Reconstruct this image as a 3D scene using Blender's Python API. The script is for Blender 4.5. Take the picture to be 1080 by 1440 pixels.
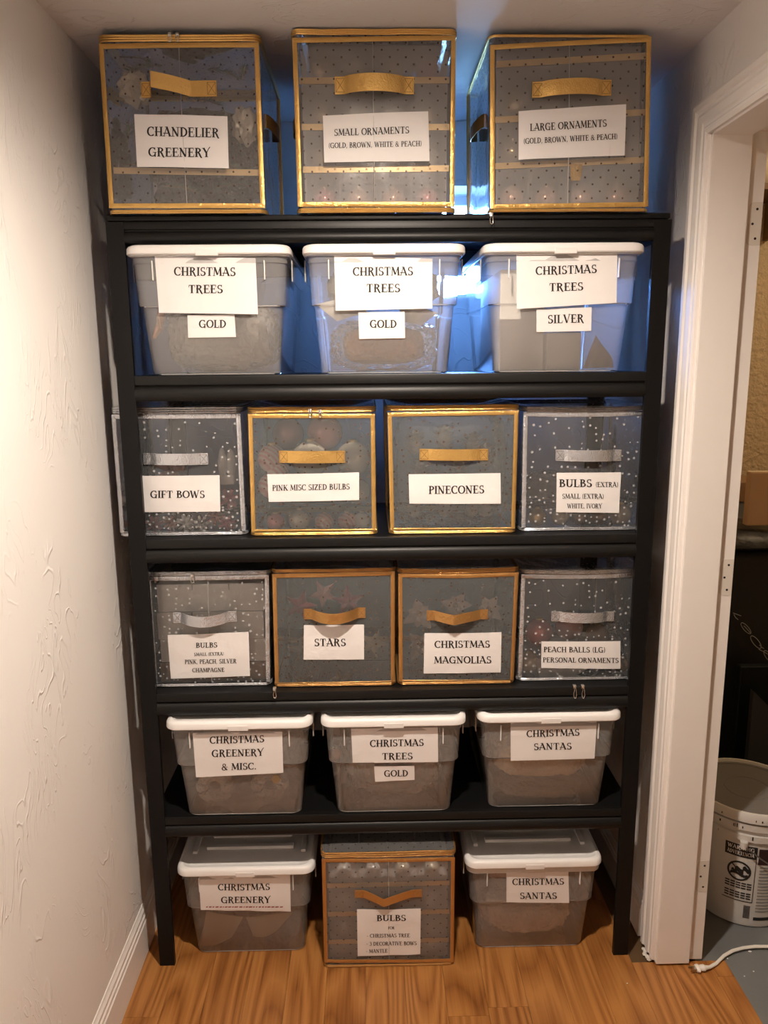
import bpy, bmesh, math, random
from mathutils import Vector, Matrix, noise

random.seed(7)
sc = bpy.context.scene
for o in list(bpy.data.objects):
    bpy.data.objects.remove(o, do_unlink=True)
COL = sc.collection

# ------------------------------------------------------------------ camera
CP = Vector((-0.05362, -1.73508, 1.52821))
YAW, PITCH, ROLL, FPX = 0.019643, -0.191822, 0.0084217, 1076.03
_f = Vector((math.sin(YAW)*math.cos(PITCH), math.cos(YAW)*math.cos(PITCH), math.sin(PITCH)))
_r = Vector((math.cos(YAW), -math.sin(YAW), 0))
_d = _f.cross(_r)
RT = math.cos(ROLL)*_r + math.sin(ROLL)*_d
DN = -math.sin(ROLL)*_r + math.cos(ROLL)*_d
FW = _f
cam_d = bpy.data.cameras.new('camera')
cam_d.sensor_fit = 'VERTICAL'
cam_d.sensor_height = 36.0
cam_d.lens = FPX/1440*36.0
cam_d.clip_start = 0.02
cam = bpy.data.objects.new('camera', cam_d)
COL.objects.link(cam)
cam.matrix_world = Matrix(((RT.x, -DN.x, -FW.x, CP.x), (RT.y, -DN.y, -FW.y, CP.y), (RT.z, -DN.z, -FW.z, CP.z), (0, 0, 0, 1)))
sc.camera = cam

# ------------------------------------------------------------------ exposure, world, lamps
sc.view_settings.view_transform = 'Standard'
sc.view_settings.look = 'None'
sc.view_settings.gamma = 1.0
sc.view_settings.use_curve_mapping = False
sc.view_settings.exposure = 0.08
sc.cycles.use_denoising = True
sc.cycles.max_bounces = 10
sc.cycles.diffuse_bounces = 8
sc.cycles.transparent_max_bounces = 24
sc.cycles.caustics_reflective = False
sc.cycles.caustics_refractive = False
sc.cycles.sample_clamp_indirect = 6.0

world = bpy.data.worlds.new('daylight')
sc.world = world
world.use_nodes = True
_wn = world.node_tree
_bg = _wn.nodes['Background']
# blue sky above the horizon, dull ground below it
_tc = _wn.nodes.new('ShaderNodeTexCoord')
_sp = _wn.nodes.new('ShaderNodeSeparateXYZ')
_wn.links.new(_tc.outputs['Generated'], _sp.inputs[0])
_rp = _wn.nodes.new('ShaderNodeValToRGB')
_rp.color_ramp.elements[0].position = 0.47
_rp.color_ramp.elements[0].color = (0.035, 0.075, 0.13, 1)
_rp.color_ramp.elements[1].position = 0.53
_rp.color_ramp.elements[1].color = (0.13, 0.35, 1.0, 1)
_mr = _wn.nodes.new('ShaderNodeMapRange')
_mr.inputs['From Min'].default_value = -1.0
_mr.inputs['From Max'].default_value = 1.0
_wn.links.new(_sp.outputs[2], _mr.inputs[0])
_wn.links.new(_mr.outputs[0], _rp.inputs[0])
_wn.links.new(_rp.outputs[0], _bg.inputs['Color'])
_bg.inputs['Strength'].default_value = 300.0

LAMP = Vector((0.0, -0.74, 2.192))
def lamp(name, kind, loc, energy, color, **kw):
    d = bpy.data.lights.new(name, kind)
    d.energy = energy
    d.color = color
    for k, v in kw.items():
        setattr(d, k, v)
    o = bpy.data.objects.new(name, d)
    o.location = loc
    COL.objects.link(o)
    return o
WARM = (1.0, 0.85, 0.71)
# the ceiling downlight whose shadows fall on both side walls, and the lamp that lights the utility room's stucco
spot = lamp('downlight_beam_offscreen', 'SPOT', LAMP - Vector((0, 0, 0.004)), 118.0, WARM, spot_size=math.radians(172), spot_blend=1.0, shadow_soft_size=0.03)
room_lamp = lamp('utility_bulb_offscreen', 'POINT', (1.95, 0.45, 2.25), 17.0, (1.0, 0.76, 0.50), shadow_soft_size=0.05)

# ------------------------------------------------------------------ pixel helpers
def at(u, v, Y):
    d = RT*((u-540)/FPX) + DN*((v-720)/FPX) + FW
    return CP + d*((Y-CP.y)/d.y)
def hit(u, v, surf, y0=0.0):
    y = y0
    for _ in range(5):
        p = at(u, v, y)
        y = surf(p.x, p.z)
    p = at(u, v, y)
    return p
def lerp(a, b, t):
    return a + (b-a)*t

# ------------------------------------------------------------------ material helpers
MATS = {}
def newmat(name):
    m = bpy.data.materials.new(name)
    m.use_nodes = True
    nt = m.node_tree
    for n in list(nt.nodes):
        nt.nodes.remove(n)
    out = nt.nodes.new('ShaderNodeOutputMaterial')
    return m, nt, out
def N(nt, typ, **kw):
    n = nt.nodes.new(typ)
    for k, v in kw.items():
        if k.startswith('i_'):
            n.inputs[k[2:].replace('_', ' ')].default_value = v
        else:
            setattr(n, k, v)
    return n
def L(nt, a, b):
    nt.links.new(a, b)
def math_n(nt, op, a, b=None):
    n = nt.nodes.new('ShaderNodeMath')
    n.operation = op
    for i, x in enumerate((a, b)):
        if x is None:
            continue
        if isinstance(x, (int, float)):
            n.inputs[i].default_value = x
        else:
            nt.links.new(x, n.inputs[i])
    return n.outputs[0]
def bump_from(nt, h, strength, dist):
    b = nt.nodes.new('ShaderNodeBump')
    b.inputs['Strength'].default_value = strength
    b.inputs['Distance'].default_value = dist
    nt.links.new(h, b.inputs['Height'])
    return b.outputs[0]
def c4(c):
    return (c[0], c[1], c[2], 1.0)

def mat_basic(name, col, rough=0.5, metal=0.0, bump=None, var=0.0, varscale=30.0, spec=0.5):
    """plain principled with slight noise in colour; bump=(scale, strength, distance)"""
    if name in MATS:
        return MATS[name]
    m, nt, out = newmat(name)
    p = N(nt, 'ShaderNodeBsdfPrincipled')
    p.inputs['Roughness'].default_value = rough
    p.inputs['Metallic'].default_value = metal
    p.inputs['Specular IOR Level'].default_value = spec
    tc = N(nt, 'ShaderNodeTexCoord')
    nz = N(nt, 'ShaderNodeTexNoise')
    nz.inputs['Scale'].default_value = varscale
    nz.inputs['Detail'].default_value = 4
    L(nt, tc.outputs['Object'], nz.inputs['Vector'])
    mx = N(nt, 'ShaderNodeMix', data_type='RGBA')
    mx.inputs['A'].default_value = c4([max(0, x*(1-var)) for x in col])
    mx.inputs['B'].default_value = c4([min(1, x*(1+var)) for x in col])
    L(nt, nz.outputs['Fac'], mx.inputs['Factor'])
    L(nt, mx.outputs['Result'], p.inputs['Base Color'])
    if bump:
        n2 = N(nt, 'ShaderNodeTexNoise')
        n2.inputs['Scale'].default_value = bump[0]
        n2.inputs['Detail'].default_value = 3
        L(nt, tc.outputs['Object'], n2.inputs['Vector'])
        L(nt, bump_from(nt, n2.outputs['Fac'], bump[1], bump[2]), p.inputs['Normal'])
    L(nt, p.outputs[0], out.inputs['Surface'])
    MATS[name] = m
    return m

def mat_sheet(name, col, clear, rough=0.25, bump=(9.0, 0.25, 0.02), dots=None, dotcol=(0.06, 0.04, 0.03), spec=0.5, tint=(1, 1, 1)):
    """see-through plastic sheet: share 'clear' passes straight through, the rest is a satin film; dots: 'grid' or 'confetti'"""
    m, nt, out = newmat(name)
    p = N(nt, 'ShaderNodeBsdfPrincipled')
    p.inputs['Base Color'].default_value = c4(col)
    p.inputs['Roughness'].default_value = rough
    p.inputs['Specular IOR Level'].default_value = spec
    t = N(nt, 'ShaderNodeBsdfTransparent')
    t.inputs['Color'].default_value = c4(tint)
    tc = N(nt, 'ShaderNodeTexCoord')
    nz = N(nt, 'ShaderNodeTexNoise')
    nz.inputs['Scale'].default_value = bump[0]
    nz.inputs['Detail'].default_value = 2
    nz.inputs['Distortion'].default_value = 0.6
    L(nt, tc.outputs['Object'], nz.inputs['Vector'])
    nrm = bump_from(nt, nz.outputs['Fac'], bump[1], bump[2])
    L(nt, nrm, p.inputs['Normal'])
    mx = N(nt, 'ShaderNodeMixShader')
    mx.inputs[0].default_value = 1.0-clear
    L(nt, t.outputs[0], mx.inputs[1])
    L(nt, p.outputs[0], mx.inputs[2])
    # a clear glossy coat on top
    g = N(nt, 'ShaderNodeBsdfGlossy')
    g.inputs['Roughness'].default_value = max(0.06, rough*0.45)
    g.inputs['Color'].default_value = (1, 1, 1, 1)
    L(nt, nrm, g.inputs['Normal'])
    fr = N(nt, 'ShaderNodeFresnel')
    fr.inputs['IOR'].default_value = 1.45
    m2 = N(nt, 'ShaderNodeMixShader')
    L(nt, fr.outputs[0], m2.inputs[0])
    L(nt, mx.outputs[0], m2.inputs[1])
    L(nt, g.outputs[0], m2.inputs[2])
    final = m2.outputs[0]
    if dots:
        uv = N(nt, 'ShaderNodeTexCoord').outputs['UV']
        if dots == 'grid':
            sp = N(nt, 'ShaderNodeSeparateXYZ')
            L(nt, uv, sp.inputs[0])
            def cell(ox, oz):
                a = math_n(nt, 'FRACT', math_n(nt, 'ADD', math_n(nt, 'DIVIDE', sp.outputs[0], 0.033), ox+50))
                b = math_n(nt, 'FRACT', math_n(nt, 'ADD', math_n(nt, 'DIVIDE', sp.outputs[1], 0.0275), oz+50))
                a = math_n(nt, 'MULTIPLY', math_n(nt, 'SUBTRACT', a, 0.5), 0.033)
                b = math_n(nt, 'MULTIPLY', math_n(nt, 'SUBTRACT', b, 0.5), 0.0275)
                return math_n(nt, 'SQRT', math_n(nt, 'ADD', math_n(nt, 'MULTIPLY', a, a), math_n(nt, 'MULTIPLY', b, b)))
            dist = math_n(nt, 'MINIMUM', cell(0, 0), cell(0.5, 0.5))
            fac = math_n(nt, 'MULTIPLY', math_n(nt, 'LESS_THAN', dist, 0.0021), math_n(nt, 'GREATER_THAN', sp.outputs[0], -20.0))
        else:
            vo = N(nt, 'ShaderNodeTexVoronoi', voronoi_dimensions='2D')
            vo.inputs['Scale'].default_value = 62.0
            vo.inputs['Randomness'].default_value = 0.8
            L(nt, uv, vo.inputs['Vector'])
            sp = N(nt, 'ShaderNodeSeparateXYZ')
            L(nt, uv, sp.inputs[0])
            # confetti thins out towards the top of the bag (v is height above the shelf)
            sc_ = N(nt, 'ShaderNodeSeparateColor')
            L(nt, vo.outputs['Color'], sc_.inputs[0])
            keep = math_n(nt, 'GREATER_THAN', sc_.outputs[0], math_n(nt, 'MULTIPLY', sp.outputs[1], 2.4))
            rad = math_n(nt, 'MULTIPLY', math_n(nt, 'ADD', math_n(nt, 'MULTIPLY', sc_.outputs[1], 0.06), 0.115), keep)
            fac = math_n(nt, 'LESS_THAN', vo.outputs['Distance'], rad)
        pd = N(nt, 'ShaderNodeBsdfPrincipled')
        pd.inputs['Base Color'].default_value = c4(dotcol)
        pd.inputs['Roughness'].default_value = 0.4
        m3 = N(nt, 'ShaderNodeMixShader')
        L(nt, math_n(nt, 'MULTIPLY', fac, 0.85), m3.inputs[0])
        L(nt, final, m3.inputs[1])
        L(nt, pd.outputs[0], m3.inputs[2])
        final = m3.outputs[0]
    L(nt, final, out.inputs['Surface'])
    MATS[name] = m
    return m

def mat_foil(name, col, rough=0.34):
    m, nt, out = newmat(name)
    p = N(nt, 'ShaderNodeBsdfPrincipled')
    p.inputs['Metallic'].default_value = 0.75
    p.inputs['Roughness'].default_value = rough
    p.inputs['Base Color'].default_value = c4(col)
    tc = N(nt, 'ShaderNodeTexCoord')
    n1 = N(nt, 'ShaderNodeTexNoise')
    n1.inputs['Scale'].default_value = 330
    n1.inputs['Detail'].default_value = 2
    n2 = N(nt, 'ShaderNodeTexNoise')
    n2.inputs['Scale'].default_value = 38
    L(nt, tc.outputs['Object'], n1.inputs['Vector'])
    L(nt, tc.outputs['Object'], n2.inputs['Vector'])
    h = math_n(nt, 'ADD', math_n(nt, 'MULTIPLY', n1.outputs['Fac'], 0.35), n2.outputs['Fac'])
    L(nt, bump_from(nt, h, 0.55, 0.006), p.inputs['Normal'])
    L(nt, p.outputs[0], out.inputs['Surface'])
    MATS[name] = m
    return m

def mat_plaster(name, col, stucco=False):
    m, nt, out = newmat(name)
    p = N(nt, 'ShaderNodeBsdfPrincipled')
    p.inputs['Base Color'].default_value = c4(col)
    p.inputs['Roughness'].default_value = 0.72
    p.inputs['Specular IOR Level'].default_value = 0.25
    tc = N(nt, 'ShaderNodeTexCoord')
    if stucco:
        n1 = N(nt, 'ShaderNodeTexNoise')
        n1.inputs['Scale'].default_value = 42
        n1.inputs['Detail'].default_value = 3
        L(nt, tc.outputs['Object'], n1.inputs['Vector'])
        L(nt, bump_from(nt, n1.outputs['Fac'], 0.9, 0.02), p.inputs['Normal'])
    else:
        # skip-trowel plaster: thin curved ridges in patches
        mp = N(nt, 'ShaderNodeMapping')
        mp.inputs['Rotation'].default_value = (0.5, 0.2, 0.3)
        mp.inputs['Scale'].default_value = (1.0, 2.2, 0.8)
        L(nt, tc.outputs['Object'], mp.inputs['Vector'])
        n1 = N(nt, 'ShaderNodeTexNoise')
        n1.inputs['Scale'].default_value = 5.0
        n1.inputs['Detail'].default_value = 2.0
        n1.inputs['Distortion'].default_value = 1.2
        L(nt, mp.outputs[0], n1.inputs['Vector'])
        ridge = math_n(nt, 'SUBTRACT', 1.0, math_n(nt, 'MULTIPLY', math_n(nt, 'ABSOLUTE', math_n(nt, 'SUBTRACT', math_n(nt, 'FRACT', math_n(nt, 'MULTIPLY', n1.outputs['Fac'], 9.0)), 0.5)), 9.0))
        ridge = math_n(nt, 'MAXIMUM', ridge, 0.0)
        n2 = N(nt, 'ShaderNodeTexNoise')
        n2.inputs['Scale'].default_value = 4.4
        n2.inputs['Detail'].default_value = 3
        L(nt, tc.outputs['Object'], n2.inputs['Vector'])
        mask = N(nt, 'ShaderNodeMapRange')
        mask.inputs['From Min'].default_value = 0.46
        mask.inputs['From Max'].default_value = 0.62
        L(nt, n2.outputs['Fac'], mask.inputs['Value'])
        n3 = N(nt, 'ShaderNodeTexNoise')
        n3.inputs['Scale'].default_value = 70
        L(nt, tc.outputs['Object'], n3.inputs['Vector'])
        h = math_n(nt, 'ADD', math_n(nt, 'MULTIPLY', ridge, mask.outputs[0]), math_n(nt, 'MULTIPLY', n3.outputs['Fac'], 0.12))
        h = math_n(nt, 'ADD', h, math_n(nt, 'MULTIPLY', n2.outputs['Fac'], 1.2))
        L(nt, bump_from(nt, h, 0.38, 0.006), p.inputs['Normal'])
    L(nt, p.outputs[0], out.inputs['Surface'])
    MATS[name] = m
    return m

def mat_oak(name):
    m, nt, out = newmat(name)
    p = N(nt, 'ShaderNodeBsdfPrincipled')
    p.inputs['Roughness'].default_value = 0.33
    tc = N(nt, 'ShaderNodeTexCoord')
    oi = N(nt, 'ShaderNodeObjectInfo')
    off = N(nt, 'ShaderNodeCombineXYZ')
    L(nt, math_n(nt, 'MULTIPLY', oi.outputs['Random'], 9.0), off.inputs[0])
    L(nt, math_n(nt, 'MULTIPLY', oi.outputs['Random'], 23.0), off.inputs[1])
    add = N(nt, 'ShaderNodeVectorMath', operation='ADD')
    L(nt, tc.outputs['Object'], add.inputs[0])
    L(nt, off.outputs[0], add.inputs[1])
    mp = N(nt, 'ShaderNodeMapping')
    mp.inputs['Scale'].default_value = (6.0, 0.55, 1.0)
    L(nt, add.outputs[0], mp.inputs['Vector'])
    n1 = N(nt, 'ShaderNodeTexNoise')
    n1.inputs['Scale'].default_value = 1.6
    n1.inputs['Detail'].default_value = 0.6
    n1.inputs['Roughness'].default_value = 0.3
    L(nt, mp.outputs[0], n1.inputs['Vector'])
    rings = math_n(nt, 'FRACT', math_n(nt, 'MULTIPLY', n1.outputs['Fac'], 13.0))
    tri = math_n(nt, 'ABSOLUTE', math_n(nt, 'SUBTRACT', rings, 0.5))
    mp2 = N(nt, 'ShaderNodeMapping')
    mp2.inputs['Scale'].default_value = (190.0, 4.0, 1.0)
    L(nt, add.outputs[0], mp2.inputs['Vector'])
    n2 = N(nt, 'ShaderNodeTexNoise')
    n2.inputs['Scale'].default_value = 1.0
    n2.inputs['Detail'].default_value = 3.0
    L(nt, mp2.outputs[0], n2.inputs['Vector'])
    f = math_n(nt, 'ADD', math_n(nt, 'MULTIPLY', tri, 1.1), math_n(nt, 'MULTIPLY', n2.outputs['Fac'], 0.75))
    f = math_n(nt, 'ADD', f, math_n(nt, 'MULTIPLY', oi.outputs['Random'], 0.16))
    cr = N(nt, 'ShaderNodeValToRGB')
    e = cr.color_ramp.elements
    e[0].position = 0.25
    e[0].color = (0.150, 0.052, 0.012, 1)
    e[1].position = 1.0
    e[1].color = (0.42, 0.185, 0.052, 1)
    k = cr.color_ramp.elements.new(0.55)
    k.color = (0.29, 0.112, 0.028, 1)
    L(nt, f, cr.inputs[0])
    L(nt, cr.outputs[0], p.inputs['Base Color'])
    L(nt, bump_from(nt, n2.outputs['Fac'], 0.12, 0.002), p.inputs['Normal'])
    L(nt, p.outputs[0], out.inputs['Surface'])
    MATS[name] = m
    return m

WALL = mat_plaster('white_plaster', (0.80, 0.78, 0.76))
CEIL = mat_plaster('ceiling_plaster', (0.76, 0.74, 0.73))
STUC = mat_plaster('beige_stucco', (0.62, 0.50, 0.33), True)
OAK = mat_oak('oak_plank')
SUBF = mat_basic('dark_underlay', (0.10, 0.055, 0.02), 0.8)
CONC = mat_basic('grey_floor_paint', (0.15, 0.16, 0.165), 0.45, bump=(60, 0.1, 0.004), var=0.12, varscale=8)
TRIM = mat_basic('white_gloss_paint', (0.83, 0.80, 0.77), 0.5, bump=(40, 0.06, 0.003), var=0.02)
BLACK = mat_basic('black_powder_coat', (0.006, 0.006, 0.0063), 0.42, bump=(500, 0.08, 0.001), var=0.1, spec=0.22)
BEAM = mat_basic('black_gloss_coat', (0.0055, 0.0055, 0.0055), 0.42, bump=(500, 0.06, 0.001), var=0.1, spec=0.3)
PAPER = mat_basic('printer_paper', (0.80, 0.79, 0.79), 0.6, bump=(22, 0.35, 0.006), var=0.015)
INK = mat_basic('black_ink', (0.012, 0.010, 0.010), 0.55)
REDINK = mat_basic('red_ink', (0.25, 0.02, 0.02), 0.55)
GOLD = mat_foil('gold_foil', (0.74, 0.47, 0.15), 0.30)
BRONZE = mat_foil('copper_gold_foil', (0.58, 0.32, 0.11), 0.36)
SILV = mat_foil('silver_foil', (0.66, 0.69, 0.74), 0.22)
ZIPM = mat_basic('zipper_metal', (0.75, 0.74, 0.70), 0.25, metal=1.0)
LIDM = mat_basic('white_lid_plastic', (0.80, 0.79, 0.78), 0.38, var=0.01)
BIN = mat_sheet('frosted_bin_plastic', (0.66, 0.66, 0.65), 0.72, rough=0.22, bump=(7, 0.10, 0.01))
BINEDGE = mat_sheet('thick_bin_plastic', (0.78, 0.78, 0.77), 0.30, rough=0.2, bump=(7, 0.05, 0.01))
VIN_GRID = mat_sheet('vinyl_grid_dots', (0.36, 0.36, 0.36), 0.70, rough=0.22, dots='grid', bump=(8, 0.35, 0.02))
VIN_GOLD = mat_sheet('vinyl_brown_confetti', (0.30, 0.345, 0.355), 0.75, rough=0.25, dots='confetti', dotcol=(0.10, 0.06, 0.04))
VIN_SILV = mat_sheet('vinyl_silver_confetti', (0.30, 0.32, 0.335), 0.80, rough=0.22, dots='confetti', dotcol=(0.46, 0.46, 0.47))
TRAYM = mat_sheet('frosted_tray', (0.92, 0.87, 0.86), 0.66, rough=0.3, bump=(6, 0.2, 0.01))
WRAP = mat_sheet('crinkled_film', (0.84, 0.80, 0.75), 0.58, rough=0.10, bump=(48, 1.0, 0.03))
WRAP2 = mat_sheet('thin_film', (0.84, 0.80, 0.75), 0.84, rough=0.08, bump=(40, 1.0, 0.03))
NYLON = mat_basic('black_nylon', (0.005, 0.005, 0.005), 0.55, bump=(220, 0.2, 0.003), var=0.2)
LEATH = mat_basic('black_leather', (0.010, 0.009, 0.008), 0.45, bump=(30, 0.4, 0.01), var=0.2)
BOARD = mat_basic('grey_board', (0.42, 0.40, 0.40), 0.8, var=0.03)
CARD = mat_basic('brown_cardboard', (0.50, 0.32, 0.18), 0.7, bump=(90, 0.1, 0.002), var=0.06)
CARD2 = mat_basic('dark_cardboard', (0.30, 0.18, 0.09), 0.7, var=0.06)
WBOX = mat_basic('white_carton', (0.88, 0.85, 0.79), 0.55, var=0.03, varscale=12)
PAIL = mat_basic('white_pail_plastic', (0.62, 0.61, 0.59), 0.42, var=0.03)
PAILLID = mat_basic('grey_lid_plastic', (0.15, 0.145, 0.14), 0.6, var=0.1)
GREYT = mat_basic('grey_print', (0.25, 0.25, 0.25), 0.6)
MAROON = mat_basic('maroon_print', (0.035, 0.012, 0.012), 0.5)
CORD = mat_basic('white_cord', (0.72, 0.70, 0.66), 0.45)
BRASS = mat_basic('plug_prong', (0.55, 0.48, 0.32), 0.3, metal=1.0)
STEEL = mat_basic('galvanized_wire', (0.30, 0.30, 0.30), 0.35, metal=0.9)
HOLE = mat_basic('screw_hole', (0.01, 0.01, 0.01), 0.9)
MORT = mat_basic('pale_bare_wood', (0.68, 0.64, 0.58), 0.6, var=0.05)
BROWNW = mat_basic('brown_board', (0.20, 0.12, 0.055), 0.6, var=0.15)
CREAM = mat_basic('cream_roll', (0.70, 0.62, 0.45), 0.7, bump=(25, 0.6, 0.01), var=0.06)

# ------------------------------------------------------------------ mesh helpers
class MB:
    def __init__(self):
        self.v = []
        self.f = []
        self.uv = {}
    def add(self, verts, faces, uvs=None):
        b = len(self.v)
        self.v += [Vector(p) for p in verts]
        for f in faces:
            self.f.append([b+i for i in f])
        if uvs:
            for i, q in enumerate(uvs):
                self.uv[b+i] = q
        return b
    def box(self, x0, x1, y0, y1, z0, z1, bev=0.0, seg=2):
        if bev <= 0:
            self.add([(x0, y0, z0), (x1, y0, z0), (x1, y1, z0), (x0, y1, z0), (x0, y0, z1), (x1, y0, z1), (x1, y1, z1), (x0, y1, z1)],
                     [(0, 3, 2, 1), (4, 5, 6, 7), (0, 1, 5, 4), (1, 2, 6, 5), (2, 3, 7, 6), (3, 0, 4, 7)])
            return
        bm = bmesh.new()
        bmesh.ops.create_cube(bm, size=1.0)
        for w in bm.verts:
            w.co = Vector((lerp(x0, x1, w.co.x+.5), lerp(y0, y1, w.co.y+.5), lerp(z0, z1, w.co.z+.5)))
        bmesh.ops.bevel(bm, geom=list(bm.edges), offset=bev, segments=seg, affect='EDGES', profile=0.5)
        bm.verts.index_update()
        self.add([w.co.copy() for w in bm.verts], [[w.index for w in f.verts] for f in bm.faces])
        bm.free()
    def grid(self, fn, nu, nv, uvfn=None, flip=False):
        vs, uvs, fs = [], [], []
        for j in range(nv+1):
            for i in range(nu+1):
                s, t = i/nu, j/nv
                vs.append(fn(s, t))
                if uvfn:
                    uvs.append(uvfn(s, t))
        w = nu+1
        for j in range(nv):
            for i in range(nu):
                q = [j*w+i, j*w+i+1, (j+1)*w+i+1, (j+1)*w+i]
                fs.append(q[::-1] if flip else q)
        self.add(vs, fs, uvs if uvfn else None)
    def slab(self, fn, nu, nv, off):
        """a thin solid strip: grid plus a second layer shifted by vector off, sides closed"""
        self.grid(fn, nu, nv)
        self.grid(lambda s, t: Vector(fn(s, t))+off, nu, nv, flip=True)
        for (a, b) in (((0, 0), (1, 0)), ((1, 0), (1, 1)), ((1, 1), (0, 1)), ((0, 1), (0, 0))):
            n = nu if a[1] == b[1] else nv
            self.grid(lambda s, t, a=a, b=b: Vector(fn(lerp(a[0], b[0], s), lerp(a[1], b[1], s))) + off*t, n, 1, flip=True)
    def tube(self, pts, r, n=8, closed=False, cap=True):
        pts = [Vector(p) for p in pts]
        m = len(pts)
        rings = []
        up = Vector((0, 0, 1))
        for i, p in enumerate(pts):
            a = pts[(i-1) % m] if (closed or i > 0) else p
            b = pts[(i+1) % m] if (closed or i < m-1) else p
            d = (b-a).normalized() if (b-a).length > 1e-9 else Vector((1, 0, 0))
            u = up if abs(d.dot(up)) < 0.95 else Vector((0, 1, 0))
            s = d.cross(u).normalized()
            w = s.cross(d)
            rr = r(i/(m-1 if m > 1 else 1)) if callable(r) else r
            rings.append([p + s*(rr*math.cos(2*math.pi*k/n)) + w*(rr*math.sin(2*math.pi*k/n)) for k in range(n)])
        vs = [q for rg in rings for q in rg]
        fs = []
        for i in range(m if closed else m-1):
            j = (i+1) % m
            for k in range(n):
                l = (k+1) % n
                fs.append((i*n+k, i*n+l, j*n+l, j*n+k))
        if cap and not closed:
            fs.append(tuple(range(n))[::-1])
            fs.append(tuple((m-1)*n+k for k in range(n)))
        self.add(vs, fs)
    def loft(self, rings, cap0=True, cap1=True, uvs=None):
        n = len(rings[0])
        vs = [p for r in rings for p in r]
        fs = []
        for i in range(len(rings)-1):
            for k in range(n):
                l = (k+1) % n
                fs.append((i*n+k, i*n+l, (i+1)*n+l, (i+1)*n+k))
        if cap0:
            fs.append(tuple(range(n))[::-1])
        if cap1:
            fs.append(tuple((len(rings)-1)*n+k for k in range(n)))
        self.add(vs, fs, uvs)
    def lathe(self, prof, c, n=32, cap0=True, cap1=True):
        self.loft([[Vector((c[0]+r*math.cos(2*math.pi*k/n), c[1]+r*math.sin(2*math.pi*k/n), c[2]+z)) for k in range(n)] for r, z in prof], cap0, cap1)
    def blob(self, c, rx, ry, rz, amp=0.0, freq=6.0, sub=3, seed=0.0, sq=1.0, crinkle=0.0):
        bm = bmesh.new()
        bmesh.ops.create_icosphere(bm, subdivisions=sub, radius=1.0)
        for w in bm.verts:
            p = w.co.copy()
            if sq < 1.0:
                p = Vector([math.copysign(abs(k)**sq, k) for k in p])
            sv_ = Vector((seed, seed*1.7, seed*.3))
            nz_ = noise.noise(w.co*freq + sv_)
            if crinkle:
                nz_ = nz_*.5 + crinkle*(.5-abs(noise.noise(w.co*freq*2.1+sv_)))+ crinkle*.6*(.4-abs(noise.noise(w.co*freq*5.0-sv_)))
            d = 1.0 + amp*nz_
            w.co = Vector((c[0]+p.x*rx*d, c[1]+p.y*ry*d, c[2]+p.z*rz*d))
        bm.verts.index_update()
        self.add([w.co.copy() for w in bm.verts], [[w.index for w in f.verts] for f in bm.faces])
        bm.free()
    def build(self, name, mat, parent=None, smooth=False, origin=None):
        org = Vector((0, 0, 0))
        if parent is not None:
            org = world_of(parent)
        elif origin is not None:
            org = Vector(origin)
        me = bpy.data.meshes.new(name)
        me.from_pydata([tuple(p-org) for p in self.v], [], self.f)
        if self.uv:
            ul = me.uv_layers.new(name='UVMap')
            for lp in me.loops:
                q = self.uv.get(lp.vertex_index, (0, 0))
                ul.data[lp.index].uv = q
        me.materials.append(mat)
        if smooth:
            for p in me.polygons:
                p.use_smooth = True
            if smooth != 'all':
                try:
                    me.set_sharp_from_angle(angle=math.radians(38))
                except Exception:
                    pass
        me.update()
        o = bpy.data.objects.new(name, me)
        COL.objects.link(o)
        if parent is not None:
            o.parent = parent
        else:
            o.location = org
        return o
def world_of(o):
    p = Vector(o.location)
    while o.parent:
        o = o.parent
        p = p + Vector(o.location)
    return p
def thing(name, loc, label, cat, group=None):
    o = bpy.data.objects.new(name, None)
    o.empty_display_size = 0.05
    o.location = loc
    COL.objects.link(o)
    return tag(o, label, cat, group)
def tag(o, label, cat, group=None):
    o['label'] = label
    o['category'] = cat
    if group:
        o['group'] = group
    return o
def struct(o):
    o['kind'] = 'structure'
    return o
def rrect(x0, x1, y0, y1, r, z, k=4):
    pts = []
    for cx, cy, a0 in ((x1-r, y0+r, -90), (x1-r, y1-r, 0), (x0+r, y1-r, 90), (x0+r, y0+r, 180)):
        for i in range(k+1):
            a = math.radians(a0 + 90*i/k)
            pts.append(Vector((cx+r*math.cos(a), cy+r*math.sin(a), z)))
    return pts

# ------------------------------------------------------------------ lettering (own decorative serif capitals, cap height 1)
TH, TN = 0.19, 0.085
def ln(x0, y0, x1, y1, w):
    d = Vector((x1-x0, y1-y0))
    n = Vector((-d.y, d.x)).normalized()*(w/2)
    return [[(x0+n.x, y0+n.y), (x0-n.x, y0-n.y), (x1-n.x, y1-n.y), (x1+n.x, y1+n.y)]]
def bar(x0, x1, y, w=TN):
    return [[(x0, y-w/2), (x1, y-w/2), (x1, y+w/2), (x0, y+w/2)]]
def ser(x, y, w=0.36):
    return bar(x-w/2, x+w/2, y + (0.03 if y < .5 else -0.03), 0.06)
def stem(x, y0=0.0, y1=1.0, w=TH, s='bt'):
    r = [[(x-w/2, y0), (x+w/2, y0), (x+w/2, y1), (x-w/2, y1)]]
    if 'b' in s:
        r += ser(x, y0)
    if 't' in s:
        r += ser(x, y1)
    return r
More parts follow.
